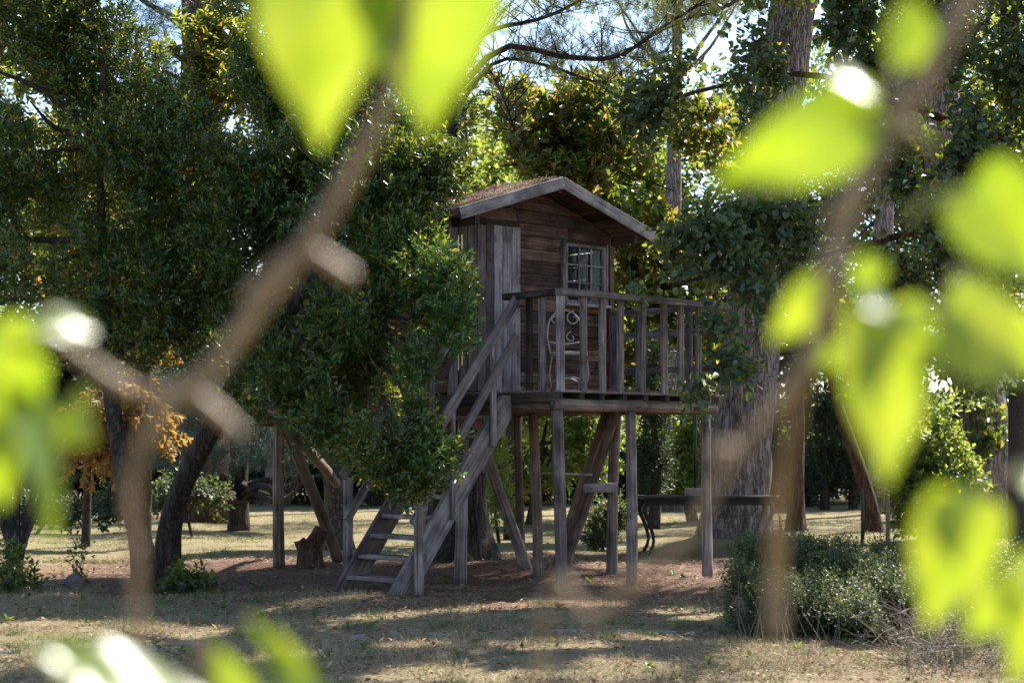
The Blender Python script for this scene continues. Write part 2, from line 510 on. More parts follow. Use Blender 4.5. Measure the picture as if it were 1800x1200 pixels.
# ------------------------------------------------------------------ timber pieces
def board(name, a, b, w, d, mat, parent, up=(0, 0, 1), ch=0.006, jitter=0.0):
    """sawn board from a to b (parent space); w across, d along 'up'. Local X runs along the board."""
    a, b = Vector(a), Vector(b)
    if jitter:
        b = b + Vector((random.uniform(-1, 1), random.uniform(-1, 1), random.uniform(-1, 1))) * jitter
    x = (b - a)
    Ln = x.length
    x.normalize()
    u = Vector(up)
    u = (u - x * u.dot(x)).normalized()
    y = u.cross(x)
    c = min(ch, w * 0.3, d * 0.3)
    h2, w2, l2 = d / 2, w / 2, Ln / 2
    prof = [(-w2 + c, -h2), (w2 - c, -h2), (w2, -h2 + c), (w2, h2 - c), (w2 - c, h2), (-w2 + c, h2), (-w2, h2 - c), (-w2, -h2 + c)]
    V, Fc = [], []
    nseg = 3 if Ln > 0.5 else 1
    for k in range(nseg + 1):
        t = -l2 + Ln * k / nseg
        oy, oz = (random.uniform(-1, 1) * 0.003, random.uniform(-1, 1) * 0.003) if 0 < k < nseg else (0, 0)
        V += [(t, p + oy, q + oz) for p, q in prof]
    for k in range(nseg):
        for i in range(8):
            j = (i + 1) % 8
            Fc.append((k * 8 + i, k * 8 + j, (k + 1) * 8 + j, (k + 1) * 8 + i))
    Fc.append(tuple(range(7, -1, -1)))
    Fc.append(tuple(range(nseg * 8, nseg * 8 + 8)))
    Fc = [tuple(reversed(f)) for f in Fc]
    me = py_mesh(name, V, Fc)
    bm = bmesh.new(); bm.from_mesh(me); bmesh.ops.recalc_face_normals(bm, faces=bm.faces); bm.to_mesh(me); bm.free()
    o = link(name, me, mat, parent)
    mw = Matrix((x, y, u)).transposed().to_4x4()
    mw.translation = (a + b) / 2
    o.matrix_local = mw
    return o


def tube_np(path, radii, sides=10, disp=None, cap=True):
    path = [Vector(p) for p in path]
    n = len(path)
    V, Fc = [], []
    ref = Vector((0.31, 0.95, 0.05))
    for k in range(n):
        t = (path[min(k + 1, n - 1)] - path[max(k - 1, 0)]).normalized()
        if abs(t.dot(ref)) > 0.95: ref = Vector((1, 0, 0))
        s = t.cross(ref).normalized()
        q = s.cross(t)
        for i in range(sides):
            a = 2 * math.pi * i / sides
            r = radii[k]
            if disp: r = r * disp(path[k], a, k / (n - 1))
            V.append(path[k] + s * (math.cos(a) * r) + q * (math.sin(a) * r))
    for k in range(n - 1):
        for i in range(sides):
            j = (i + 1) % sides
            Fc.append((k * sides + i, (k + 1) * sides + i, (k + 1) * sides + j, k * sides + j))
    if cap:
        Fc.append(tuple(range(sides)))
        Fc.append(tuple(range(n * sides - 1, (n - 1) * sides - 1, -1)))
    return V, Fc


def spline(pts, n):
    pts = [Vector(p) for p in pts]
    if len(pts) == 2:
        return [pts[0].lerp(pts[1], i / (n - 1)) for i in range(n)]
    ext = [pts[0] * 2 - pts[1]] + pts + [pts[-1] * 2 - pts[-2]]
    outp = []
    m = len(pts) - 1
    for i in range(n):
        u = i / (n - 1) * m
        k = min(int(u), m - 1)
        t = u - k
        p0, p1, p2, p3 = ext[k:k + 4]
        outp.append(0.5 * ((2 * p1) + (p2 - p0) * t + (2 * p0 - 5 * p1 + 4 * p2 - p3) * t * t + (3 * p1 - p0 - 3 * p2 + p3) * t ** 3))
    return outp


def lerp_r(rs, n):
    return list(np.interp(np.linspace(0, 1, n), np.linspace(0, 1, len(rs)), rs))


def log(name, a, b, r0, r1, mat, parent, bow=0.02, sides=12, n=9):
    """rough peeled log; local Z runs along it, origin at its foot"""
    a, b = Vector(a), Vector(b)
    Ln = (b - a).length
    sd = random.uniform(0, 100)
    bx, by = random.uniform(-1, 1) * bow, random.uniform(-1, 1) * bow
    path = [Vector((bx * math.sin(math.pi * k / (n - 1)) + random.uniform(-1, 1) * 0.002, by * math.sin(math.pi * k / (n - 1)), Ln * k / (n - 1))) for k in range(n)]
    rs = [r0 + (r1 - r0) * k / (n - 1) for k in range(n)]
    crack = random.uniform(0, 6.28)

    def dsp(p, ang, t):
        v = 1 + 0.11 * noise.noise(Vector((math.cos(ang) * 1.2 + sd, math.sin(ang) * 1.2, p.z * 2.2)))
        if abs((ang - crack + math.pi) % (2 * math.pi) - math.pi) < 0.3: v -= 0.12
        return v
    V, Fc = tube_np(path, rs, sides, dsp)
    me = py_mesh(name, V, Fc)
    o = link(name, me, mat, parent, smooth=True)
    q = Vector((0, 0, 1)).rotation_difference((b - a).normalized())
    o.matrix_local = Matrix.Translation(a) @ q.to_matrix().to_4x4()
    return o


def prism(name, poly, y0, y1, mat, parent, tilt=0.0, zlow=None, zhigh=None):
    """board standing in the local XZ plane: poly [(x,z)...]; its outer face at y0 leans out by tilt at the foot.
    Its own origin sits at its centre so that the grain runs along local X."""
    cx = sum(p[0] for p in poly) / len(poly)
    cz = sum(p[1] for p in poly) / len(poly)
    zs = [p[1] for p in poly]
    z0, z1 = min(zs), max(zs)
    n = len(poly)
    V = []
    for x, z in poly:
        k = 1 - (z - z0) / max(1e-6, z1 - z0)
        V.append((x - cx, y0 - tilt * k, z - cz))
    for x, z in poly:
        V.append((x - cx, y1, z - cz))
    Fc = [tuple(range(n)), tuple(range(2 * n - 1, n - 1, -1))]
    for i in range(n):
        j = (i + 1) % n
        Fc.append((i, i + n, j + n, j))
    me = py_mesh(name, V, Fc)
    bm = bmesh.new(); bm.from_mesh(me); bmesh.ops.recalc_face_normals(bm, faces=bm.faces); bm.to_mesh(me); bm.free()
    o = link(name, me, mat, parent)
    o.location = (cx, 0, cz)
    return o


# ------------------------------------------------------------------ tree house
CX, CY = 0.466, 17.0
TH_ROT = math.atan2(0.697, 0.717)
TH = empty('treehouse', (CX, CY, 0), TH_ROT)
tag(TH, 'weathered wooden treehouse on log posts with stairs and railed deck', 'treehouse')
D1 = Vector((math.cos(TH_ROT), math.sin(TH_ROT), 0))
D2 = Vector((-math.sin(TH_ROT), math.cos(TH_ROT), 0))


def TL(p):
    """world -> tree house local"""
    d = Vector(p) - Vector((CX, CY, 0))
    return Vector((d.dot(D1), d.dot(D2), d.z))


def TW(x, y, z):
    return Vector((CX, CY, 0)) + D1 * x + D2 * y + Vector((0, 0, z))


ZD = 1.955                 # deck top
HW = 2.45                  # house width
Y0, Y1 = 1.6, 4.8          # house front and back
RX0, RX1, RXM = -0.25, 2.69, 1.22
ZE, ZR = 3.79, 4.24        # eave and ridge top
def roof_z(x): return ZE + (ZR - ZE) * (1 - abs(x - RXM) / (RXM - RX0))

# --- deck
deck = empty('deck', parent=TH)
y = 0.0
while y < Y0 - 0.02:
    w = random.uniform(0.105, 0.135)
    w = min(w, Y0 - 0.012 - y)
    e = random.uniform(-0.02, 0.03)
    board('deck_board', (-0.02 + random.uniform(-.02, .02), y + w / 2, ZD - 0.014), (2.51 + e, y + w / 2, ZD - 0.014 + random.uniform(-.002, .002)), w - 0.008, 0.028, M['grey'], deck)
    y += w
for x in (0.02, 0.33, 0.62, 0.95, 1.27, 1.6, 1.95, 2.28, 2.46):
    board('joist', (x, 0.02, 1.897), (x, Y0 - 0.05, 1.897), 0.06, 0.062, M['dark_timber'] if x < 2 else M['grey'], deck)
bm_z = 1.806
log('beam', (-0.04, 0.045, bm_z), (2.38, 0.045, bm_z), 0.063, 0.06, M['logx'], deck, bow=0.008)
log('beam', (0.06, 0.13, bm_z - 0.002), (0.06, 4.95, bm_z), 0.056, 0.055, M['redlog'], deck, bow=0.008)
log('beam', (2.36, 0.14, bm_z - 0.004), (2.36, 4.95, bm_z), 0.056, 0.055, M['redlog'], deck, bow=0.008)
log('beam', (0.14, 1.66, bm_z - 0.006), (2.27, 1.66, bm_z), 0.055, 0.055, M['redlog'], deck, bow=0.008)
log('beam', (-0.2, 4.72, bm_z - 0.12), (2.5, 4.72, bm_z - 0.12), 0.055, 0.055, M['redlog'], deck, bow=0.008)
board('rim_board', (-0.028, 0.0, 1.88), (-0.028, 4.8, 1.88), 0.024, 0.1, M['dark_timber'], deck)

# --- railing
rail = empty('railing', parent=TH)
ZT = 2.895
def rail_post(x, y, w=0.075, d=0.045, z0=ZD - 0.02, z1=ZT - 0.034, m='grey', along=0):
    board('baluster', (x, y, z0), (x + random.uniform(-.012, .012), y + random.uniform(-.006, .006), z1), w, d, M[m], rail, up=(0, 1, 0) if along == 0 else (1, 0, 0))
board('top_rail', (-0.02, 0.0, ZT), (2.56, 0.0, ZT - 0.005), 0.1, 0.066, M['grey'], rail)
board('top_rail', (-0.012, 0.055, ZT - 0.004), (-0.012, 0.75, ZT - 0.01), 0.095, 0.064, M['dark_timber'], rail)
board('corner_post', (0.035, 0.035, 1.93), (0.03, 0.03, ZT - 0.034), 0.085, 0.085, M['grey'], rail)
for x in (0.343, 0.62, 0.88, 1.21, 1.55, 1.81, 2.09):
    rail_post(x, 0.022)
rail_post(0.022, 0.27, m='grey', along=1); rail_post(0.022, 0.45, m='dark_timber', along=1)
board('corner_post', (0.0, 0.66, 1.9), (0, 0.66, ZT - 0.036), 0.07, 0.07, M['grey'], rail)
board('corner_post', (2.46, 0.04, 1.93), (2.46, 0.04, ZT - 0.034), 0.08, 0.08, M['grey'], rail)
board('top_rail', (2.46, 0.06, ZT - 0.003), (2.46, 1.58, ZT), 0.09, 0.05, M['grey'], rail)
board('middle_rail', (2.46, 0.09, 2.64), (2.46, 1.57, 2.64), 0.03, 0.07, M['grey'], rail)
board('middle_rail', (2.46, 0.09, 2.24), (2.46, 1.57, 2.24), 0.03, 0.07, M['grey'], rail)
for y in (0.42, 0.78, 1.15, 1.5):
    rail_post(2.425, y, along=1)
board('corner_post', (0.0, 1.52, 1.9), (0, 1.52, 2.75), 0.06, 0.06, M['grey'], rail)

# --- front wall with lapped boards
front = empty('front_wall', parent=TH)
side = empty('side_wall', parent=TH)
DX0, DX1, DZ1 = 0.06, 1.0, 3.73
WX0, WX1, WZ0, WZ1 = 1.69, 2.33, 2.98, 3.63
z = ZD
bh = 0.132
while z < ZR - 0.08:
    z1 = min(z + bh * random.uniform(0.92, 1.08), ZR - 0.06)
    def clipx(zz):
        """half-width of the gable under the roof at height zz"""
        lim = ZR - 0.075
        if zz <= roof_z(0) - 0.075: return 0.0, HW
        k = (lim - zz) / (ZR - ZE) * (RXM - RX0)
        return max(0.0, RXM - k), min(HW, RXM + k)
    b0, b1 = clipx(z)
    t0, t1 = clipx(z1 - 0.004)
    segs = [(0.0, HW)]
    def cut(segs, lo, hi):
        o = []
        for a, b in segs:
            if hi <= a or lo >= b: o.append((a, b)); continue
            if lo > a: o.append((a, lo))
            if hi < b: o.append((hi, b))
        return o
    parts = []
    cuts = []
    if z < DZ1: cuts.append((DX0 - 0.03, DX1 + 0.003, DZ1 + 0.003))
    zz = [z, z1]
    if z < WZ1 and z1 > WZ0: cuts.append((WX0, WX1, WZ1))
    for lo, hi, _ in cuts: segs = cut(segs, lo, hi)
    # joints now and then
    nsegs = []
    for a, b in segs:
        if b - a > 1.2 and random.random() < 0.4:
            mjoint = a + (b - a) * random.uniform(0.35, 0.65)
            nsegs += [(a, mjoint - 0.002), (mjoint + 0.002, b)]
        else: nsegs.append((a, b))
    for a, b in nsegs:
        pa, pb = max(a, b0), min(b, b1)
        qa, qb = max(a, t0), min(b, t1)
        if pb - pa < 0.03: continue
        if qb - qa < 0.004: qa = qb = (pa + pb) / 2 if not (pa <= RXM <= pb) else RXM; qb = qa + 0.004
        prism('wall_board', [(pa, z + 0.002), (pb, z + 0.002), (qb, z1 - 0.003), (qa, z1 - 0.003)], Y0 - 0.012, Y0 + 0.012, M['wall'], front, tilt=0.012)
    # filler above the door / window when the row straddles the opening
    for lo, hi, zt in cuts:
        if zt < z1 - 0.01 and zt > z:
            prism('wall_board', [(lo + .002, zt + 0.003), (hi - .002, zt + 0.003), (hi - .002, z1 - 0.003), (lo + .002, z1 - 0.003)], Y0 - 0.01, Y0 + 0.012, M['wall'], front, tilt=0.006)
    z = z1
# below the window the straddling row gets its own filler
prism('wall_board', [(WX0 + .002, 2.88), (WX1 - .002, 2.88), (WX1 - .002, WZ0), (WX0 + .002, WZ0)], Y0 - 0.006, Y0 + 0.012, M['wall'], front, tilt=0.004)
board('corner_board', (0.0, Y0 - 0.03, ZD), (0, Y0 - 0.03, 3.75), 0.075, 0.03, M['grey'], front, up=(0, 1, 0))
board('corner_board', (HW - .02, Y0 - 0.03, ZD), (HW - .02, Y0 - 0.03, 3.76), 0.07, 0.03, M['wall'], front, up=(0, 1, 0))
# added dark lining keeps daylight out of the joints
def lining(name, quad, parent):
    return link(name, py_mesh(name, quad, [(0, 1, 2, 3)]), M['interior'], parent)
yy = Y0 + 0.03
lining('light_block_lining', [(0.0, yy, ZD), (WX0, yy, ZD), (WX0, yy, 3.8), (0, yy, 3.8)], front)
lining('light_block_lining', [(WX1, yy, ZD), (HW, yy, ZD), (HW, yy, 3.8), (WX1, yy, 3.8)], front)
lining('light_block_lining', [(WX0, yy, ZD), (WX1, yy, ZD), (WX1, yy, WZ0), (WX0, yy, WZ0)], front)
link('light_block_lining', py_mesh('light_block_lining', [(0.02, yy + .01, WZ1), (HW - .02, yy + .01, WZ1), (HW - .02, yy + .01, 3.78), (RXM, yy + .01, 4.15), (0.02, yy + .01, 3.78)], [(0, 1, 2, 3, 4)]), M['interior'], front)

# --- side and back walls: horizontal boards seen through the leaves
SWIN = (1.6 + 1.9, 1.6 + 2.5, 2.85, 3.42)
z = ZD
while z < 3.72:
    z1 = min(z + 0.15, 3.8)
    for x, tilt in ((0.0, -1), (HW, 1)):
        segs = [(Y0 + 0.012, Y1)]
        if x == 0.0 and z1 > SWIN[2] and z < SWIN[3]:
            segs = [(Y0 + 0.012, SWIN[0]), (SWIN[1], Y1)]
        for a, b in segs:
            board('wall_board', (x + tilt * 0.004, a, (z + z1) / 2), (x + tilt * 0.004, b, (z + z1) / 2), 0.022, z1 - z - 0.005, M['wall'], side)
    z = z1
back = empty('back_wall', parent=TH)
z = ZD
while z < 3.72:
    z1 = min(z + 0.15, 3.8)
    board('wall_board', (0.02, Y1, (z + z1) / 2), (HW - 0.02, Y1, (z + z1) / 2), 0.022, z1 - z - 0.005, M['wall'], back)
    z = z1
link('gable_panel', py_mesh('gable_panel', [(0.0, Y1, 3.79), (HW, Y1, 3.79), (RXM, Y1, 4.15)], [(0, 1, 2)]), M['wall'], back)
board('floor', (HW / 2, Y0 + 0.05, ZD - 0.03), (HW / 2, Y1 + 0.02, ZD - 0.03), HW, 0.03, M['dark_timber'], TH)

# --- door
door = empty('door', parent=TH)
board('jamb', (DX0 - 0.0, Y0 - 0.02, ZD), (DX0 - 0.0, Y0 - 0.02, DZ1), 0.055, 0.045, M['grey'], door, up=(0, 1, 0))
xs = [0.095, 0.23, 0.36, 0.485, 0.605, 0.735, 0.865, 0.995]
for i in range(len(xs) - 1):
    mt = M['bleached'] if i >= 4 else M['door']
    x = (xs[i] + xs[i + 1]) / 2
    o = board('door_plank', (x, Y0 - 0.03, ZD + 0.03), (x, Y0 - 0.03 - random.uniform(0, .004), DZ1 - (0.0 if i >= 3 else 0.012)), xs[i + 1] - xs[i] - 0.006, 0.026, mt, door, up=(0, 1, 0))
    if i >= 4: o['label'] = 'sun bleached grey door plank'
board('door_ledge', (0.1, Y0 - 0.0105, 3.5), (0.98, Y0 - 0.0105, 3.5), 0.1, 0.012, M['door'], door, up=(0, 1, 0))
for z in (3.47, 2.3):
    board('hinge', (0.085, Y0 - 0.05, z - 0.11), (0.085, Y0 - 0.05, z + 0.11), 0.018, 0.014, M['brass'], door, up=(0, 1, 0))
    board('hinge', (0.135, Y0 - 0.05, z - 0.06), (0.135, Y0 - 0.05, z + 0.12), 0.022, 0.01, M['brass'], door, up=(0, 1, 0))
board('latch', (0.9, Y0 - 0.055, 2.9), (1.03, Y0 - 0.055, 2.9), 0.03, 0.03, M['dark_timber'], door)

# --- windows
def window(x0, x1, z0, z1, n, yf, parent_name, M4=None, glass='glass'):
    w = empty('window', parent=TH)
    if M4 is not None: w.matrix_local = M4
    f = 0.035
    for (a, b, wd) in (((x0 + f / 2, yf, z0), (x0 + f / 2, yf, z1), f), ((x1 - f / 2, yf, z0), (x1 - f / 2, yf, z1), f)):
        board('frame', a, b, wd, 0.05, M['grey'], w, up=(0, 1, 0))
    board('frame', (x0 + f, yf, z1 - f / 2), (x1 - f, yf, z1 - f / 2), 0.048, f, M['grey'], w)
    board('frame', (x0 + f, yf, z0 + f / 2), (x1 - f, yf, z0 + f / 2), 0.048, f, M['grey'], w)
    iw = (x1 - x0 - 2 * f) / n
    ih = (z1 - z0 - 2 * f) / n
    for k in range(1, n):
        board('glazing_bar', (x0 + f + k * iw, yf - 0.005, z0 + f), (x0 + f + k * iw, yf - 0.005, z1 - f), 0.018, 0.024, M['bleached'], w, up=(0, 1, 0))
        board('glazing_bar', (x0 + f, yf - 0.002, z0 + f + k * ih), (x1 - f, yf - 0.002, z0 + f + k * ih), 0.024, 0.018, M['bleached'], w)
    for i in range(n):
        for j in range(n):
            a, b = x0 + f + i * iw + 0.009, z0 + f + j * ih + 0.009
            c, d = a + iw - 0.018, b + ih - 0.018
            link('pane', py_mesh('pane', [(a, yf + 0.008, b), (c, yf + 0.008 + random.uniform(0, .002), b), (c, yf + 0.008, d), (a, yf + 0.008 + random.uniform(0, .002), d)], [(0, 1, 2, 3)]), M[glass], w)
    return w
win = window(WX0, WX1, WZ0, WZ1, 3, Y0 - 0.02, 'w')
board('casing', (WX0 - 0.035, Y0 - 0.035, 2.93), (WX0 - 0.035, Y0 - 0.035, 3.68), 0.05, 0.05, M['grey'], win, up=(0, 1, 0))
board('casing', (WX1 + 0.02, Y0 - 0.03, 2.95), (WX1 + 0.02, Y0 - 0.03, 3.66), 0.04, 0.04, M['grey'], win, up=(0, 1, 0))
board('sill', (WX0 - 0.04, Y0 - 0.05, WZ0 - 0.02), (WX1 + 0.04, Y0 - 0.05, WZ0 - 0.02), 0.09, 0.03, M['bleached'], win)
m4 = Matrix(((0, 1, 0, 0), (-1, 0, 0, 0), (0, 0, 1, 0), (0, 0, 0, 1)))
# the side window: its own frame turned a quarter so that it looks out of the left wall
m4 = Matrix.Translation((0, SWIN[1] + SWIN[0], 0)) @ Matrix.Rotation(rad(-90), 4, 'Z')
win2 = window(SWIN[0], SWIN[1], SWIN[2], SWIN[3], 2, -0.015, 'w2', m4)
cu = link('curtain', py_mesh('curtain', [(SWIN[0] + .04 + .02 * k, 0.05 + 0.012 * math.sin(k * 1.7), zz) for zz in (SWIN[2] + .03, SWIN[3] - .03) for k in range(27)],
          [(k, k + 1, 28 + k, 27 + k) for k in range(26)]), M['curtain'], win2, smooth=True)

# --- roof
roof = empty('roof', parent=TH)
RY0, RY1 = 1.163, 5.02
for sgn, xe in ((-1, RX0), (1, RX1)):
    nb = 9
    for k in range(nb):
        xa = RXM + (xe - RXM) * k / nb
        xb = RXM + (xe - RXM) * (k + 1) / nb
        xm = (xa + xb) / 2
        wd = math.hypot(xb - xa, roof_z(xb) - roof_z(xa)) - 0.006
        nrm = Vector((sgn * (ZR - ZE), 0, RXM - RX0)).normalized()
        c = Vector((xm, 0, roof_z(xm))) - nrm * 0.02
        board('roof_board', (c.x, RY0, c.z), (c.x, RY1, c.z), wd, 0.022, M['roof_board'], roof, up=nrm)
    # bargeboard on the gable
    nrm = Vector((sgn * (ZR - ZE), 0, RXM - RX0)).normalized()
    a = Vector((RXM + sgn * 0.012, RY0 - 0.016, ZR + 0.012)) - nrm * 0.058
    b = Vector((xe + sgn * 0.03, RY0 - 0.016, ZE - 0.004)) - nrm * 0.054
    board('bargeboard', a, b, 0.03, 0.125, M['bleached'], roof, up=nrm)
    a.y = b.y = RY1 + 0.016
    board('bargeboard', a, b, 0.03, 0.125, M['grey'], roof, up=nrm)
    board('eave_board', (xe + sgn * 0.012, RY0 + 0.003, ZE - 0.035), (xe + sgn * 0.012, RY1, ZE - 0.035), 0.022, 0.07, M['grey'], roof)
    for xx in (xe - sgn * 0.5,):
        z = roof_z(xx) - 0.075
        board('purlin', (xx, RY0 + 0.03, z), (xx, RY1 - 0.02, z), 0.05, 0.075, M['roof_board'], roof)
board('ridge_beam', (RXM, RY0 + 0.03, ZR - 0.1), (RXM, RY1 - 0.03, ZR - 0.1), 0.05, 0.1, M['roof_board'], roof)
xx = HW - 0.0
board('eave_bracket', (HW - .02, RY0 + 0.03, 3.70), (HW - .02, Y0 - 0.05, 3.70), 0.06, 0.09, M['wall'], roof)
board('eave_bracket', (0.02, RY0 + 0.03, 3.70), (0.02, Y0 - 0.05, 3.70), 0.06, 0.09, M['wall'], roof)

# --- stairs
st = empty('staircase', parent=TH)
SX, SZ = 1.47, 1.93
slope = SZ / SX
for yv, mt in ((0.67, 'grey'), (1.47, 'door')):
    # sawn horizontally at the foot, vertically at the top
    hw = 0.24
    dxh = hw / 2 * math.sqrt(1 + slope ** 2) / slope
    poly = [(-SX - dxh, 0.0), (-SX + dxh, 0.0), (-0.03, SZ - 0.03 * slope - dxh * slope + 0.0), (-0.03, SZ - 0.02), (-dxh, SZ - 0.02)]
    o = prism('stringer', poly, yv - 0.024, yv + 0.024, M[mt], st)
    # lay local X along the flight so that the grain follows it
    me = o.data
    ang = math.atan2(SZ, SX)
    R = Matrix.Rotation(ang, 4, 'Y')
    me.transform(R)
    o.matrix_local = Matrix.Translation(o.location) @ R.inverted()
nst = 10
for k in range(1, nst):
    z = SZ * (k - 0.25) / nst
    x = -SX + z / slope
    board('tread', (x - 0.02, 0.697, z), (x - 0.02, 1.443, z), 0.2, 0.042, M['grey'], st, jitter=0.004)
def stair_z(x): return SZ + x * slope
for yv, xs_ in ((0.62, (-0.3, -0.836)), (1.52, (-0.3, -0.8))):
    for x in xs_:
        board('baluster', (x, yv, stair_z(x) - 0.13), (x + random.uniform(-.01, .01), yv, stair_z(x) + 0.97), 0.07 if x > -.5 else 0.045, 0.035, M['grey'], st, up=(0, 1, 0))
    off = -0.042 if yv < 1 else 0.042
    board('handrail', (-1.43, yv + off, 1.11), (-0.02, yv + off, 2.86), 0.04, 0.1, M['grey'], st)
    board('middle_rail', (-1.38, yv + off, 0.68), (-0.02, yv + off, 2.5), 0.04, 0.085, M['grey'], st)
log('newel_post', (-1.3, 0.575, -0.03), (-1.31, 0.56, 1.12), 0.047, 0.043, M['log'], st, bow=0.01)
board('newel_post', (-1.33, 1.6, -0.03), (-1.33, 1.6, 1.1), 0.08, 0.07, M['grey'], st, up=(0, 1, 0))

# --- supporting posts
def post(px, Y, top=1.76, r=0.055, mat='log', px_top=None, dx=0, dy=0, bow=0.018):
    g = G(px, Y)
    a = TL((g.x, g.y, -0.06))
    b = a.copy(); b.z = top
    b.x += dx; b.y += dy
    return log('support_post', a, b, r, r * 0.86, M[mat], TH, bow=bow)
log('support_post', (0.03, 0.0, -0.06), (0.0, 0.045, 1.75), 0.056, 0.06, M['log'], TH, bow=0.012)
log('support_post', (1.05, 0.02, -0.06), (1.06, 0.045, 1.75), 0.058, 0.054, M['log'], TH, bow=0.012)
log('support_post', (2.24, 0.02, -0.06), (2.24, 0.045, 1.75), 0.06, 0.055, M['log'], TH, bow=0.008)
log('support_post', (2.06, 1.22, -0.06), (2.1, 1.2, 1.87), 0.062, 0.058, M['log'], TH, bow=0.015)
log('support_post', (1.28, 1.58, -0.06), (1.24, 1.62, 1.75), 0.06, 0.058, M['redlog'], TH, bow=0.03)
log('support_post', (0.3, 1.75, -0.06), (0.3, 1.7, 1.75), 0.068, 0.06, M['log'], TH, bow=0.02)
log('support_post', (2.42, 3.0, -0.06), (2.3, 2.95, 1.76), 0.056, 0.05, M['redlog'], TH, bow=0.03)
log('support_post', (0.0, 4.5, -0.06), (0.0, 4.5, 1.68), 0.07, 0.06, M['redlog'], TH, bow=0.01)
log('support_post', (2.4, 4.7, -0.06), (2.4, 4.7, 1.63), 0.06, 0.055, M['log'], TH, bow=0.02)
def brace(p0, p1, r0, r1, mat='log', bow=0.02, name='brace_log'):
    return log(name, TL(p0), TL(p1), r0, r1, M[mat], TH, bow=bow)
brace(G(932, 19.7) - Vector((0, 0, .06)), P(832, 725, 18.9), 0.068, 0.06)
brace(G(975, 20.4) - Vector((0, 0, .06)), P(1068, 722, 19.35), 0.062, 0.055, 'redlog')
brace(G(988, 20.3) - Vector((0, 0, .06)), P(1082, 724, 19.1), 0.06, 0.055)
brace(G(600, 21.2) - Vector((0, 0, .06)), P(500, 745, 20.2), 0.075, 0.06, 'redlog')
brace(P(520, 768, 20.4), P(592, 850, 23.7), 0.07, 0.06, 'redlog')
# plank nailed across post and brace, and the thin bar behind the corner post
a, b = TL(P(1026, 858, 19.0)), TL(P(1086, 856, 19.12))
board('cross_plank', a, b, 0.03, 0.1, M['bleached'], TH)
a, b = TL(P(958, 831, 18.6)), TL(P(1036, 834, 18.95))
board('cross_bar', a, b, 0.1, 0.022, M['bleached'], TH)


# ------------------------------------------------------------------ leaves, needles, branches
LEAF5 = (np.array([(0, 0, 0), (0.45, 0.5, 0.06), (1, 0, -0.08), (0.45, -0.5, 0.06), (0.5, 0, -0.04)]),
         [(0, 3, 4), (4, 3, 2), (0, 4, 1), (4, 2, 1)])
LEAF_LONG = (np.array([(0, 0, 0), (0.28, 0.42, 0.08), (0.68, 0.44, 0.04), (1, 0, -0.16), (0.68, -0.44, 0.04), (0.28, -0.42, 0.08), (0.5, 0, -0.04)]),
             [(0, 5, 6), (6, 5, 4), (6, 4, 3), (0, 6, 1), (6, 2, 1), (6, 3, 2)])
LEAF_ROUND = (np.array([(0, 0, 0), (0.08, 0.34, 0.05), (0.45, 0.56, 0.07), (0.8, 0.3, 0.0), (1.05, 0, -0.1), (0.8, -0.3, 0.0), (0.45, -0.56, 0.07), (0.08, -0.34, 0.05), (0.45, 0, -0.03)]),
              [(0, 7, 8), (8, 7, 6), (8, 6, 5), (8, 5, 4), (0, 8, 1), (8, 2, 1), (8, 3, 2), (8, 4, 3)])
NEEDLE = (np.array([(0, 0.5, 0), (0, -0.5, 0), (1, 0, -0.03)]), [(0, 1, 2)])


def nrmz(a):
    return a / np.maximum(1e-9, np.linalg.norm(a, axis=-1, keepdims=True))


def leaf_mesh(name, base, dirs, nrm, Ln, wid, tmpl):
    T, Fc = tmpl
    dirs = nrmz(dirs)
    nrm = nrm - dirs * np.sum(nrm * dirs, axis=1, keepdims=True)
    nrm = nrmz(nrm)
    sd = np.cross(nrm, dirs)
    n, k = len(base), len(T)
    V = base[:, None, :] + Ln[:, None, None] * (T[None, :, 0:1] * dirs[:, None, :] + T[None, :, 2:3] * nrm[:, None, :]) \
        + (wid[:, None, None] * T[None, :, 1:2]) * sd[:, None, :]
    V = V.reshape(-1, 3)
    fa = np.array(Fc, dtype=np.int32)
    idx = (fa[None] + (np.arange(n, dtype=np.int32) * k)[:, None, None]).reshape(-1)
    return np_mesh(name, V, idx, np.full(n * len(Fc), 3, dtype=np.int32))


def rand_dirs(n, rng):
    v = rng.normal(size=(n, 3))
    return nrmz(v)


def gate(p, sc=1.6, seed=0.0):
    a = np.sin(p[:, 0] * sc * 1.7 + seed) * np.sin(p[:, 1] * sc * 1.3 + 1.7 * seed + p[:, 2] * 0.6) \
        + np.sin(p[:, 2] * sc * 1.9 + 2.3 * seed + p[:, 0] * 0.9) * np.sin(p[:, 0] * sc * 0.8 - p[:, 1] * sc)
    return a + 0.5 * np.sin(p[:, 0] * sc * 4.1 + p[:, 2] * sc * 3.3 + seed)


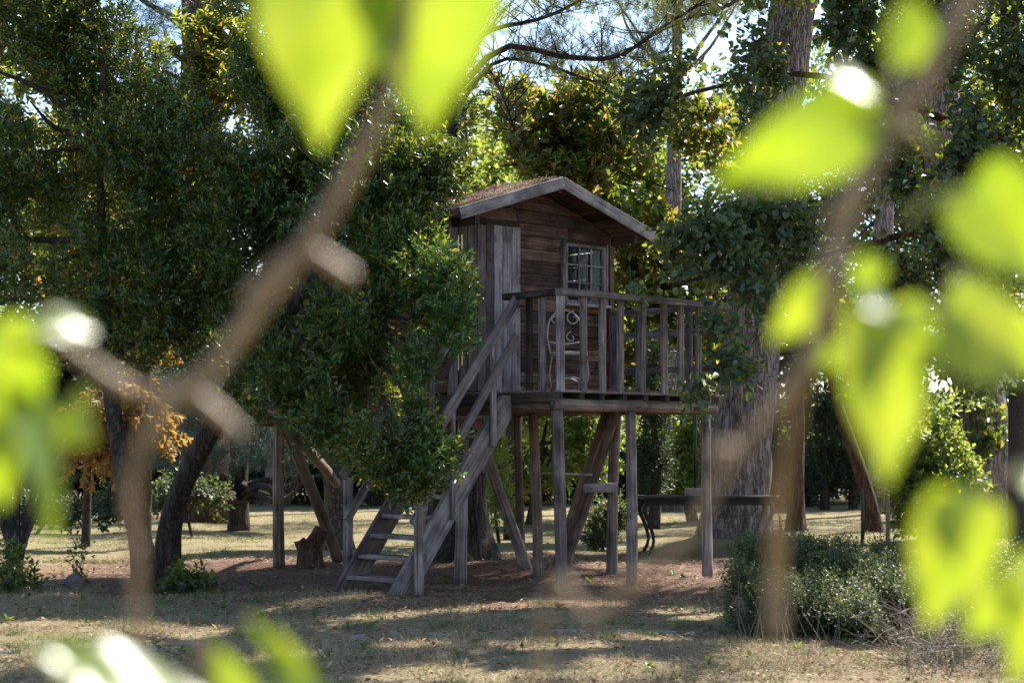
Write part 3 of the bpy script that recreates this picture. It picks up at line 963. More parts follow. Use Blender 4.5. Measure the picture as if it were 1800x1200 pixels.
# gaps cut in the canopy so that the sun reaches the roof and the ground (points on the lit surface, gap radius)
SUN_TARGETS = []
for (x, y, z, r) in [(-.95, 18.7, 3.95, .42), (-.6, 18.75, 4.02, .42), (-.3, 18.9, 4.08, .42), (-1.4, 19.2, 3.95, .4), (-1.8, 19.8, 3.95, .35)]:
    SUN_TARGETS.append((x, y, z, r))
for px, py, r in [(770, 1076, .2), (840, 1070, .22), (905, 1064, .22), (975, 1058, .22), (1045, 1060, .12), (1170, 1072, .16), (1240, 1080, .2), (690, 1086, .18), (1010, 1140, .14), (760, 1180, .2), (880, 1190, .18), (1150, 1120, .14), (330, 1110, .14), (40, 1100, .12),
                  (60, 1010, .3), (170, 1000, .3), (230, 990, .25), (120, 960, .25), (420, 960, .25), (450, 930, .25), (390, 985, .2), (1060, 1000, .12), (1180, 960, .2), (1180, 1000, .12), (700, 1130, .12), (480, 1150, .14), (1100, 1175, .2), (1350, 1150, .12), (1500, 1185, .16)]:
    Yg = EYE * F / (py - HY)
    SUN_TARGETS.append(((px - 900) / F * Yg, Yg, 0.0, r))
SUN_TARGETS = np.array(SUN_TARGETS)
SUN_TARGETS[:, 3] += .17
SV = np.array(SUN)


def in_shade(p, k=1.0):
    """True where a leaf does not stand in one of the gaps"""
    ok = np.ones(len(p), dtype=bool)
    for x, y, z, r in SUN_TARGETS:
        d = p - np.array([x, y, z])
        a = d @ SV
        dist = np.linalg.norm(d - a[:, None] * SV, axis=1)
        wob = 1 + .3 * np.sin(p[:, 2] * 2.1 + x * 9) * np.sin(p[:, 0] * 3.7 + y * 5)
        ok &= ~((a > (2.6 if z < 1 else .7)) & (dist < r * k * wob))
    return ok


def blob_points(blobs, n, rng, shell=0.35, gap=-0.9, seed=0.0, gsc=1.6):
    """blobs: (x,y,z,rx,ry,rz[,weight])"""
    B = np.array([b[:6] for b in blobs], dtype=float)
    wgt = np.array([(b[6] if len(b) > 6 else 1.0) for b in blobs]) * (B[:, 3] * B[:, 4] * B[:, 5]) ** (2 / 3)
    wgt = wgt / wgt.sum()
    outp, outd = [], []
    got = 0
    while got < n:
        m = int((n - got) * 1.6) + 50
        bi = rng.choice(len(B), size=m, p=wgt)
        d = rand_dirs(m, rng)
        r = shell + (1 - shell) * rng.random(m) ** 0.6
        r = r * (1 + 0.22 * np.sin(d[:, 0] * 5 + bi) * np.sin(d[:, 2] * 6 + 2 * bi) + 0.1 * rng.normal(size=m))
        r = np.where(rng.random(m) < .09, r * (1.1 + .3 * rng.random(m)), r)
        p = B[bi, :3] + d * r[:, None] * B[bi, 3:6]
        ok = (gate(p, gsc, seed) > gap) & in_shade(p)
        p, d = p[ok], d[ok]
        outp.append(p); outd.append(d)
        got += len(p)
    return np.concatenate(outp)[:n], np.concatenate(outd)[:n]


def sprigs(pts, outd, per, rng, twig=0.16, leaf=0.06, wratio=0.42, up=0.4, droop=0.0, open_angle=1.0, tmpl=LEAF5, face=0.6):
    """leaves set round short twigs -> arrays"""
    n = len(pts)
    d = nrmz(outd * 0.8 + rand_dirs(n, rng) * 0.8 + np.array([0, 0, up - droop]))
    ref = rand_dirs(n, rng)
    s = nrmz(np.cross(d, ref))
    q = np.cross(d, s)
    j = np.arange(per)
    ang = j[None] * 2.3999 + rng.random((n, 1)) * 6.28
    f = (j[None] + 0.5) / per + rng.normal(size=(n, per)) * 0.05
    perp = np.cos(ang)[..., None] * s[:, None] + np.sin(ang)[..., None] * q[:, None]
    oa = open_angle * (1.15 - 0.6 * f)[..., None]
    ld = nrmz(d[:, None] * np.cos(oa) + perp * np.sin(oa) + rng.normal(size=(n, per, 3)) * 0.18 - np.array([0, 0, droop]) * 0.5)
    base = pts[:, None] + d[:, None] * (f[..., None] - 0.5) * twig
    nr = d[:, None] * 0.7 - perp * 0.2 + np.array([0, 0, face]) + rng.normal(size=(n, per, 3)) * 0.25
    base, ld, nr = base.reshape(-1, 3), ld.reshape(-1, 3), nr.reshape(-1, 3)
    Ln = leaf * (0.65 + 0.6 * rng.random(len(base)))
    return base, ld, nr, Ln, Ln * wratio * (0.85 + 0.3 * rng.random(len(base)))


def twig_mesh(name, starts, ends, r):
    """many thin three-sided twigs"""
    n = len(starts)
    t = nrmz(ends - starts)
    ref = np.where(np.abs(t[:, 2:3]) > 0.9, np.array([[1.0, 0, 0]]), np.array([[0, 0, 1.0]]))
    s = nrmz(np.cross(t, ref))
    q = np.cross(s, t)
    mid = (starts + ends) / 2 + (s * RNG.normal(size=(n, 1)) + q * RNG.normal(size=(n, 1))) * 0.06 * np.linalg.norm(ends - starts, axis=1, keepdims=True)
    V = []
    for c, rr in ((starts, 1.0), (mid, 0.7), (ends, 0.3)):
        for a in (0, 2.094, 4.189):
            V.append(c + (s * math.cos(a) + q * math.sin(a)) * (r * rr))
    V = np.stack(V, axis=1).reshape(-1, 3)
    fa = np.array([(k * 3 + i, (k + 1) * 3 + i, (k + 1) * 3 + (i + 1) % 3, k * 3 + (i + 1) % 3) for k in range(2) for i in range(3)], dtype=np.int32)
    idx = (fa[None] + (np.arange(n, dtype=np.int32) * 9)[:, None, None]).reshape(-1)
    return np_mesh(name, V, idx, np.full(n * 6, 4, dtype=np.int32))


def rebase(me, org):
    n = len(me.vertices)
    co = np.empty(n * 3, dtype=np.float32)
    me.vertices.foreach_get('co', co)
    co = co.reshape(-1, 3) - np.array(org, dtype=np.float32)
    me.vertices.foreach_set('co', co.ravel())
    me.update()


def put(name, me, mat, parent, smooth=False, kind=None):
    """mesh given in world space -> child of an unrotated Empty"""
    rebase(me, parent.location)
    o = link(name, me, mat, parent, smooth)
    if kind: o['kind'] = kind
    return o


def bark_disp(sd, amp=0.16, flare=0.0, fr=5.0):
    def f(p, a, t):
        v = noise.noise(Vector((math.cos(a) * fr + sd, math.sin(a) * fr, p.z * 0.9)))
        v2 = noise.noise(Vector((math.cos(a) * fr * 2.3 + sd, math.sin(a) * fr * 2.3, p.z * 2.6)))
        ridge = (1 - abs(v) * 2.2) * 0.6 + v2 * 0.5
        fl = 0
        if flare:
            fl = flare * math.exp(-p.z / 0.35) * (1 + 0.35 * math.sin(a * 5 + sd))
        return 1 + amp * (ridge - 0.4) + fl
    return f


def trunk(parent, pts, rs, mat, name='trunk', sides=14, n=14, disp=None):
    path = spline(pts, n)
    V, Fc = tube_np(path, lerp_r(rs, n), sides, disp)
    me = py_mesh(name, V, Fc)
    return put(name, me, mat, parent, smooth=True)


def limbs(parent, fork, blobs, r0, mat, name='limb', frac=0.9):
    """one limb from the trunk towards each lobe of the crown"""
    fork = [Vector(f) for f in fork]
    for b in blobs:
        c = Vector(b[:3])
        f = min(fork, key=lambda q: (q - c).length)
        e = f.lerp(c, frac)
        mid = f.lerp(e, 0.5) + Vector((random.uniform(-.12, .12), random.uniform(-.12, .12), random.uniform(-.1, .18))) * (e - f).length
        Ln = (e - f).length
        V, Fc = tube_np(spline([f, mid, e], 7), lerp_r([min(r0, 0.02 + Ln * 0.03), r0 * 0.2], 7), 6)
        put(name, py_mesh(name, V, Fc), mat, parent, smooth=True)


def crown(parent, blobs, n, mat, per=10, twig=0.18, leaf=0.06, wratio=0.42, tmpl=LEAF5, seed=1, gap=-0.9, shell=0.3, name='crown',
          up=0.4, droop=0.0, twigs=150, face=0.6, gsc=1.6, leaf_parts=0, oa=1.0, filt=None, tw_r=0.008):
    rng = np.random.default_rng(seed)
    p, d = blob_points(blobs, n, rng, shell, gap, seed, gsc)
    if filt is not None:
        k = filt(p)
        p, d = p[k], d[k]
    base, ld, nr, Ln, wd = sprigs(p, d, per, rng, twig, leaf, wratio, up, droop, oa, tmpl, face)
    if leaf_parts:
        # the leaves nearest the camera that fall inside the frame are pieces of their own
        px = 900 + base[:, 0] / base[:, 1] * F
        py = HY - (base[:, 2] - EYE) / base[:, 1] * F
        dist = base[:, 1] + 100 * ((px < 0) | (px > 1800) | (py < 0) | (py > 1200))
        order = np.argsort(dist)
        sel, rest = order[:leaf_parts], order[leaf_parts:]
        T, Fc = tmpl
        v = T.copy(); v[:, 1] *= wratio
        lm = py_mesh('leaf', v, Fc)
        lm.materials.append(mat)
        org = Vector(parent.location)
        for i in sel:
            x = Vector(ld[i]).normalized()
            z = Vector(nr[i]); z = (z - x * z.dot(x)).normalized()
            y = z.cross(x)
            m4 = Matrix((x, y, z)).transposed().to_4x4() @ Matrix.Scale(float(Ln[i]), 4)
            m4.translation = Vector(base[i]) - org
            o = bpy.data.objects.new('leaf', lm)
            COL.objects.link(o)
            o.parent = parent
            o.matrix_local = m4
        base, ld, nr, Ln, wd = base[rest], ld[rest], nr[rest], Ln[rest], wd[rest]
    me = leaf_mesh(name, base, ld, nr, Ln, wd, tmpl)
    put(name, me, mat, parent, kind='stuff')
    if twigs:
        C = np.array([b[:3] for b in blobs])
        k = rng.choice(len(p), size=min(twigs, len(p)), replace=False)
        near = np.argmin(((p[k][:, None] - C[None]) ** 2).sum(-1), axis=1)
        s = C[near] + (p[k] - C[near]) * (0.15 + 0.4 * rng.random((len(k), 1)))
        put('twigs', twig_mesh('twigs', s, p[k], tw_r), M['twig_dark'], parent, kind='stuff')


def PB(px, py, Y, rpx, rpy=None, ry=None, w=1.0):
    """lobe of a crown seen at a photo pixel"""
    c = P(px, py, Y)
    rx = rpx / F * Y
    rz = (rpy if rpy else rpx) / F * Y
    return (c.x, c.y, c.z, rx, ry if ry else (rx + rz) / 2, rz, w)


def tree(name, label, base, group=None, cat='tree'):
    t = empty(name, base)
    return tag(t, label, cat, group)


# ---- left evergreen, leaning left
b = G(262, 17.7)
t = tree('evergreen_tree', 'dense dark evergreen at the left whose brown trunk leans left', b)
trunk(t, [b - Vector((0, 0, .1)), P(245, 940, 17.7), P(215, 820, 17.8), P(190, 640, 18.0), P(180, 420, 18.2), P(170, 150, 18.4)], [0.13, 0.11, 0.1, 0.075, 0.045, 0.02], M['oak_bark'], disp=bark_disp(3, 0.12, 0.3))
bl = [PB(60, 60, 18.6, 130, 120), PB(190, 130, 18.8, 95, 110), PB(40, 270, 18.0, 130, 130), PB(190, 330, 18.1, 130, 130), PB(310, 300, 18.3, 110, 130),
      PB(60, 470, 17.8, 140, 110), PB(230, 500, 17.9, 140, 110), PB(-80, 380, 18.4, 150, 200), PB(-60, 100, 18.6, 130, 150), PB(120, -90, 18.9, 150, 90), PB(340, 460, 18.2, 100, 100), PB(150, 610, 18.2, 130, 70, w=.8), PB(330, 590, 18.2, 70, 70), PB(20, 620, 18.2, 120, 60), PB(320, 190, 18.6, 90, 80), PB(130, 30, 18.8, 90, 80), PB(40, 170, 18.4, 110, 90), PB(190, 230, 18.6, 100, 80)]
limbs(t, [P(190, 640, 18.0), P(180, 420, 18.2), P(175, 250, 18.3)], bl, 0.05, M['oak_bark'])
crown(t, bl, 9000, M['leaf_holm'], per=11, leaf=0.068, twig=0.22, seed=11, gap=-0.6, twigs=260)

# ---- evergreen that leans over the tree house
b = G(291, 18.9)
t = tree('evergreen_tree', 'dark evergreen with leaning black trunk whose crown covers the treehouse side and stairs', b)
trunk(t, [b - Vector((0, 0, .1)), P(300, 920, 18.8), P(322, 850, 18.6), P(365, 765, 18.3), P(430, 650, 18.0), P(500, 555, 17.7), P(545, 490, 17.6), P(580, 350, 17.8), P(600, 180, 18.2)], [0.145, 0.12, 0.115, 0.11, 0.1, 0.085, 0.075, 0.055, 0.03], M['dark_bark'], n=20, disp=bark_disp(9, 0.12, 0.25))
bl = [PB(430, 230, 18.2, 100, 110), PB(520, 330, 17.6, 110, 110), PB(620, 250, 17.9, 110, 110), PB(560, 130, 18.4, 110, 100), PB(720, 200, 18.2, 90, 100), PB(750, 310, 17.0, 72, 62), PB(690, 310, 17.3, 90, 75),
      PB(420, 420, 17.7, 90, 110), PB(640, 440, 17.0, 70, 60), PB(700, 470, 16.8, 75, 60), PB(745, 500, 16.3, 68, 70), PB(775, 580, 16.0, 50, 60), PB(690, 590, 16.2, 90, 80),
      PB(600, 600, 17.0, 80, 70, w=.75), PB(500, 610, 17.2, 80, 70, w=.8), PB(440, 560, 17.6, 70, 60), PB(520, 700, 17.0, 95, 45), PB(640, 700, 16.4, 90, 65), PB(715, 700, 16.0, 50, 70),
      PB(680, 800, 15.8, 80, 55), PB(755, 800, 15.6, 50, 50), PB(715, 860, 15.7, 45, 35, w=.7), PB(450, 700, 17.6, 60, 40, w=.8), PB(640, 80, 18.6, 110, 90), PB(500, -40, 18.8, 130, 90), PB(700, 80, 18.6, 100, 90), PB(770, 200, 18.0, 70, 90), PB(780, 300, 17.0, 52, 50), PB(800, 520, 16.0, 34, 60), PB(700, 640, 16.0, 80, 70), PB(630, 640, 16.4, 80, 60), PB(570, 540, 17.0, 60, 50, w=.5), PB(600, 750, 16.4, 90, 50), PB(450, 320, 17.9, 90, 90), PB(640, 340, 17.4, 90, 60), PB(480, 140, 18.6, 90, 90), PB(560, 700, 16.8, 80, 50), PB(540, 410, 17.6, 80, 60, w=.7), PB(710, 390, 17.0, 60, 50), PB(700, 600, 16.0, 70, 50, w=1.6), PB(725, 660, 15.8, 45, 50, w=1.6), PB(660, 680, 16.0, 70, 55, w=1.4), PB(690, 750, 15.7, 70, 45, w=1.4), PB(620, 560, 16.6, 70, 60, w=1.2), PB(720, 430, 16.6, 60, 50, w=1.2), PB(560, 640, 16.8, 80, 50, w=1.2), PB(470, 480, 17.4, 80, 70), PB(720, 620, 15.9, 60, 60, w=1.4), PB(690, 690, 15.8, 70, 50, w=1.2), PB(740, 720, 15.6, 32, 50)]
limbs(t, [P(430, 650, 18.0), P(500, 555, 17.7), P(545, 490, 17.6), P(580, 350, 17.8), P(590, 250, 18.0)], bl, 0.045, M['dark_bark'])
crown(t, bl, 14000, M['leaf_holm'], per=11, leaf=0.066, twig=0.22, seed=23, gap=-0.55, twigs=260)
# young shoots on the side turned to the light
yb = [PB(765, 480, 16.0, 64, 50), PB(800, 560, 15.7, 42, 62), PB(760, 800, 15.45, 46, 45), PB(740, 440, 16.5, 60, 25), PB(730, 640, 15.8, 40, 60), PB(600, 330, 17.2, 160, 120, w=.3), PB(240, 330, 17.6, 10, 10, w=.1)]
crown(t, yb, 760, M['leaf_holm_young'], per=12, leaf=0.062, twig=0.16, seed=29, gap=-2, twigs=60, name='young_shoots', up=0.9)

# ---- pine growing up through the tree house
b = G(806, 21.0)
PINE_B = b
t = tree('pine_tree', 'pine with rough dark trunk rising under and through the treehouse', b)
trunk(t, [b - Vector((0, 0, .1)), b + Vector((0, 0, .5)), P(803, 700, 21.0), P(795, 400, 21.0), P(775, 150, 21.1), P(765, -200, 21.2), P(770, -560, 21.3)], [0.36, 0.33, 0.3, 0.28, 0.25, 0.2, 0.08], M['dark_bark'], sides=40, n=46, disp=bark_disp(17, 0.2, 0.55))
pl = [
    ([P(778, 190, 21.1), P(880, 85, 20.8), P(990, 100, 20.7), P(1085, 100, 20.6), P(1160, 50, 20.7), P(1260, -10, 20.9)], 0.045),
    ([P(776, 150, 21.1), P(850, 60, 21.4), P(960, 30, 21.8), P(1060, -20, 22.3)], 0.04),
    ([P(776, 210, 21.1), P(870, 110, 21.8), P(960, 115, 22.2), P(1060, 145, 22.7), P(1150, 120, 23.0)], 0.03),
    ([P(778, 230, 21.1), P(850, 130, 20.4), P(880, 160, 20.2), P(905, 230, 20.0)], 0.03),
    ([P(772, 80, 21.1), P(700, 20, 21.6), P(560, -30, 22.2)], 0.04),
    ([P(768, -60, 21.2), P(900, -130, 20.4), P(1100, -160, 19.6), P(1300, -200, 19.0)], 0.05),
    ([P(768, -120, 21.2), P(620, -200, 20.4), P(400, -220, 19.8)], 0.05),
    ([P(768, -160, 21.2), P(830, -260, 22.6), P(980, -300, 24.0)], 0.05),
    ([P(768, -220, 21.2), P(700, -340, 19.6), P(640, -380, 18.2)], 0.05),
    ([P(769, -300, 21.2), P(900, -400, 20.2), P(1050, -430, 19.2)], 0.05),
]
pts, dr = [], []
prng = np.random.default_rng(5)
tw_s, tw_e = [], []
for path, r in pl:
    sp = spline(path, 14)
    V, Fc = tube_np(sp, lerp_r([r, r * 0.35], 14), 7)
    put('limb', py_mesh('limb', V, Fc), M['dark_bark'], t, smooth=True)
    for k in range(4, 14):
        for _ in range(5):
            e = sp[k] + Vector((prng.normal() * 0.35, prng.normal() * 0.5, abs(prng.normal()) * 0.35 + 0.02))
            tw_s.append(sp[k]); tw_e.append(e)
            ax = np.array(e - sp[k])
            for f in (0.45, 0.62, 0.78, 0.9, 1.0):
                for _2 in range(3):
                    pts.append(np.array(sp[k]) + ax * f + prng.normal(size=3) * 0.1)
                    dr.append(ax + np.array([0, 0, 0.2]))
put('twigs', twig_mesh('twigs', np.array([tuple(v) for v in tw_s]), np.array([tuple(v) for v in tw_e]), 0.009), M['dark_bark'], t, kind='stuff')


def needle_crown(parent, pts, dr, mat, seed, per=18, ln=0.11, w=0.0045, oa=0.9, tuft=0.1, name='needles'):
    rng = np.random.default_rng(seed)
    pts, dr = np.array(pts), nrmz(np.array(dr))
    k = in_shade(pts)
    pts, dr = pts[k], dr[k]
    base, ld, nr, Ln, wd = sprigs(pts, dr, per, rng, tuft, ln, 1.0, 0.3, 0.0, oa, NEEDLE, 0.2)
    put(name, leaf_mesh(name, base, ld, nr, Ln, np.full(len(base), w), NEEDLE), mat, parent, kind='stuff')


p, d = blob_points([(-1.2, 21.0, 9.6, 2.4, 2.2, .8), (0.8, 20.4, 8.9, 1.8, 1.8, .6), (-3.0, 20.4, 9.0, 1.8, 1.8, .6), (-1.0, 22.8, 10.2, 2.0, 1.6, .7), (1.8, 21.4, 9.6, 1.6, 1.6, .6), (-2.2, 18.6, 8.8, 1.6, 1.4, .5)], 3600, np.random.default_rng(32), 0.1, -0.5, 6.0)  # upper needle lobes above the frame, added to shade the ground
pts = np.concatenate([np.array(pts), p]); dr = np.concatenate([np.array(dr), d + np.array([0, 0, .4])])
needle_crown(t, pts, dr, M['leaf_pine'], 31, per=20, ln=0.12)

# ---- magnolia behind the house
b = G(900, 27.0)
t = tree('magnolia_tree', 'magnolia behind the treehouse roof with large yellow green leaves', b)
trunk(t, [b - Vector((0, 0, .1)), P(905, 700, 27.0), P(925, 500, 27.0), P(960, 300, 27.2), P(990, 150, 27.3)], [0.14, 0.12, 0.1, 0.06, 0.02], M['oak_bark'])
bl = [PB(870, 290, 26.6, 55, 90), PB(930, 230, 26.8, 60, 75), PB(1000, 220, 27.0, 60, 80), PB(1060, 180, 27.0, 55, 65), PB(1075, 270, 26.4, 60, 80), PB(960, 320, 26.4, 80, 50), PB(1130, 330, 26.8, 70, 80),
      PB(1180, 260, 27.4, 65, 65), PB(1230, 230, 27.6, 55, 70), PB(1250, 420, 27.4, 50, 80), PB(1150, 430, 26.6, 80, 80), PB(1090, 500, 26.8, 60, 90), PB(1180, 570, 26.8, 80, 80), PB(1060, 600, 27.0, 60, 70), PB(840, 380, 26.8, 50, 60), PB(1110, 220, 27.0, 60, 70), PB(1010, 300, 27.2, 80, 60), PB(900, 190, 27.2, 45, 50), PB(1210, 340, 27.2, 60, 70), PB(1200, 470, 27.2, 70, 80), PB(1240, 600, 27, 60, 60), PB(1120, 380, 27, 70, 70), PB(950, 270, 27, 60, 50)]
limbs(t, [P(905, 700, 27.0), P(925, 500, 27.0), P(945, 380, 27.1), P(960, 300, 27.2)], bl, 0.045, M['oak_bark'])
crown(t, bl, 1750, M['leaf_magnolia'], per=9, leaf=0.17, wratio=0.4, twig=0.16, tmpl=LEAF_LONG, seed=41, gap=-0.4, up=0.8, twigs=180, leaf_parts=220, gsc=1.1, tw_r=0.012)
# ---- magnolia behind the left evergreen
b = G(250, 24.5)
t = tree('magnolia_tree', 'golden leaved magnolia showing above and between the left evergreens', b)
trunk(t, [b - Vector((0, 0, .1)), P(255, 600, 24.5), P(290, 350, 24.5), P(330, 150, 24.5)], [0.13, 0.11, 0.08, 0.03], M['oak_bark'])
bl = [PB(320, 90, 24.0, 70, 55), PB(390, 60, 24.2, 50, 50), PB(380, 160, 24.0, 70, 60), PB(220, 220, 24.0, 80, 80), PB(60, 90, 24.2, 90, 90), PB(100, 300, 24.0, 120, 100), PB(300, 250, 24.0, 80, 90), PB(20, 20, 24.2, 60, 60), PB(200, 420, 24.2, 140, 90)]
limbs(t, [P(255, 600, 24.5), P(290, 350, 24.5), P(310, 250, 24.5)], bl, 0.04, M['oak_bark'])
crown(t, bl, 1500, M['leaf_magnolia'], per=9, leaf=0.15, wratio=0.4, twig=0.16, tmpl=LEAF_LONG, seed=43, gap=-0.4, up=0.8, twigs=120, leaf_parts=120, tw_r=0.012)

# ---- broad-leaved tree on the right, its branches hang before the deck
b = G(1800, 19.6)
t = tree('broadleaf_tree', 'round leaved tree at the right edge with smooth dark trunk and branches before the deck', b)
trunk(t, [b - Vector((0, 0, .1)), P(1798, 850, 19.6), P(1796, 600, 19.5), P(1790, 300, 19.3), P(1770, -50, 19.0), P(1750, -400, 19)], [0.17, 0.16, 0.15, 0.13, 0.09, 0.04], M['smooth_bark'])
bl = [PB(1130, 190, 18.2, 55, 60), PB(1220, 150, 18.0, 80, 75), PB(1310, 110, 17.8, 70, 80), PB(1290, 220, 17.6, 70, 55, w=.7), PB(1480, 30, 18.2, 60, 60), PB(1520, 130, 18.0, 60, 50), PB(1660, 60, 18, 90, 90), PB(1770, 150, 17.8, 70, 120), PB(1700, 250, 17.6, 80, 70),
      PB(1160, 450, 16.9, 60, 26, .35, w=.6), PB(1230, 415, 16.8, 80, 30, .4), PB(1320, 385, 16.8, 95, 34, .45), PB(1420, 400, 17.0, 85, 50), PB(1210, 485, 16.6, 75, 18, .3, w=.5), PB(1330, 490, 16.6, 90, 38, .4), PB(1300, 570, 16.4, 62, 36, .35), PB(1380, 580, 16.5, 60, 50), PB(1300, 640, 16.3, 55, 28, .3), PB(1230, 690, 16.2, 40, 14, .25, w=.5), PB(1110, 510, 16.3, 60, 12, .2, w=.6),
      PB(1450, 520, 17.2, 70, 70), PB(1540, 400, 17.4, 80, 80), PB(1640, 420, 17.4, 90, 80), PB(1760, 380, 17.4, 80, 90), PB(1560, 560, 17.6, 70, 50, w=.5), PB(1500, 280, 18.2, 70, 60, w=.6), PB(1600, -60, 18.4, 150, 60), PB(1300, -60, 18.2, 140, 70), PB(1760, -60, 18.2, 150, 80),
      PB(1600, 150, 18.4, 90, 80), PB(1720, 330, 18.4, 100, 90), PB(1620, 300, 18.4, 80, 80), PB(1480, 340, 18.0, 80, 70), PB(1700, 480, 18.4, 100, 70), PB(1600, 480, 18.2, 90, 60), PB(1760, 560, 18.6, 70, 80), PB(1440, 460, 17.2, 70, 60), PB(1560, 650, 18.6, 90, 50, w=.5), PB(1680, 640, 18.8, 80, 50, w=.5), PB(1400, 300, 18, 70, 50, w=.7), PB(1310, 440, 16.7, 85, 30, .4), PB(1265, 545, 16.4, 40, 20, .3, w=.5), PB(1335, 640, 16.4, 55, 35, .35),
      PB(1500, -200, 18.0, 170, 90), PB(1250, -200, 17.6, 150, 80), PB(1750, -240, 18.0, 170, 100), PB(1400, -340, 18.2, 180, 80), PB(1650, -400, 18.4, 180, 90), PB(1900, -120, 18, 160, 160), PB(1950, 200, 18, 150, 160), PB(1650, 120, 17.6, 70, 70, w=1.5), PB(1670, 210, 17.6, 60, 60, w=1.3), PB(1560, 440, 17.0, 70, 60), PB(1660, 400, 17.2, 80, 60), PB(1480, 600, 17.4, 60, 50), PB(1740, 620, 18.2, 60, 70),
      (2.6, 16.2, 7.6, 1.3, 1.2, .6), (1.2, 15.6, 8.2, 1.3, 1.2, .5), (4.2, 15.6, 7.8, 1.3, 1.2, .6), (2.8, 14.4, 7.6, 1.2, 1.1, .5), (-.4, 15.4, 8.4, 1.0, 1.0, .5), (5.2, 17.2, 8.6, 1.4, 1.3, .7), (3.6, 17.6, 9.2, 1.4, 1.3, .7), (1.4, 14.0, 7.8, 1.0, 1.0, .4), (4.1, 20.6, 7.2, 1.1, 1.0, .5), (5.5, 21.0, 7.8, 1.2, 1.0, .5), (3.1, 20.0, 6.9, .9, .9, .4)]  # added lobes out of view that shade the front ground and deck
for path, r in (([P(1792, 380, 19.3), P(1640, 400, 18.2), P(1480, 440, 17.4), P(1320, 470, 16.9), P(1180, 500, 16.5)], 0.05), ([P(1788, 250, 19.3), P(1600, 190, 18.6), P(1420, 130, 18.1), P(1230, 160, 18.0), P(1120, 200, 18.2)], 0.05),
                ([P(1480, 440, 17.4), P(1380, 540, 16.7), P(1290, 640, 16.4)], 0.025), ([P(1780, 120, 19.1), P(1680, 60, 18.3), P(1560, 20, 18.2)], 0.04)):
    V, Fc = tube_np(spline(path, 14), lerp_r([r, r * 0.25], 14), 7)
    put('limb', py_mesh('limb', V, Fc), M['oak_bark'], t, smooth=True)
crown(t, bl, 14000, M['leaf_lime'], per=8, leaf=0.066, wratio=0.8, twig=0.36, tmpl=LEAF_ROUND, seed=51, gap=-0.3, up=0.1, droop=0.35, twigs=420, leaf_parts=280, face=0.9, gsc=1.7)

# ---- big pine on the right
b = G(1292, 24.6)
t = tree('pine_tree', 'big pine with thick grey ridged trunk right of the deck', b)
trunk(t, [b - Vector((0, 0, .1)), P(1295, 900, 24.6), P(1315, 650, 24.6), P(1345, 350, 24.6), P(1388, 50, 24.6), P(1420, -250, 24.6), P(1430, -700, 24.6)], [0.48, 0.44, 0.4, 0.36, 0.32, 0.26, 0.1], M['pine_bark'], sides=48, n=60, disp=bark_disp(27, 0.2, 0.35, 6))
pl = [([P(1395, -40, 24.6), P(1300, -80, 23.6), P(1180, -60, 22.8), P(1080, -30, 22.2)], .05), ([P(1400, -80, 24.6), P(1280, 10, 25.2), P(1180, 40, 25.8)], .04), ([P(1405, -150, 24.6), P(1500, -220, 23.8), P(1650, -260, 23)], .05),
      ([P(1410, -220, 24.6), P(1300, -320, 23), P(1150, -360, 21.6)], .05), ([P(1415, -300, 24.6), P(1500, -420, 25.5), P(1600, -460, 26.5)], .05), ([P(1420, -400, 24.6), P(1330, -520, 23.5), P(1200, -560, 22)], .05)]
pts, dr, tw_s, tw_e = [], [], [], []
for path, r in pl:
    sp = spline(path, 14)
    V, Fc = tube_np(sp, lerp_r([r, r * 0.35], 14), 7)
    put('limb', py_mesh('limb', V, Fc), M['pine_bark'], t, smooth=True)
    for k in range(3, 14):
        for _ in range(6):
            e = sp[k] + Vector((prng.normal() * 0.45, prng.normal() * 0.55, abs(prng.normal()) * 0.4))
            tw_s.append(tuple(sp[k])); tw_e.append(tuple(e))
            ax = np.array(e - sp[k])
            for f in (0.45, 0.65, 0.82, 1.0):
                for _2 in range(3):
                    pts.append(np.array(sp[k]) + ax * f + prng.normal(size=3) * 0.12)
                    dr.append(ax + np.array([0, 0, 0.2]))
put('twigs', twig_mesh('twigs', np.array(tw_s), np.array(tw_e), 0.009), M['dark_bark'], t, kind='stuff')
p, d = blob_points([(4.4, 24.4, 11.2, 2.6, 2.4, .9), (2.6, 23.2, 9.8, 1.9, 1.8, .6), (6.2, 23.4, 10.4, 2.0, 1.8, .7), (4.2, 22.0, 9.6, 1.8, 1.6, .6), (3.4, 26.2, 11.4, 2.2, 1.8, .8), (6.0, 26, 11, 2.2, 1.8, .8), (6.8, 22.4, 9.6, 1.8, 1.6, .6), (5.2, 21.6, 9.0, 1.6, 1.4, .6)], 7000, np.random.default_rng(34), 0.1, -0.5, 8.0)  # unseen upper needles, added to darken the ground and under the deck
pts = np.concatenate([np.array(pts), p]); dr = np.concatenate([np.array(dr), d + np.array([0, 0, .4])])
needle_crown(t, pts, dr, M['leaf_pine'], 33, per=20, ln=0.13)

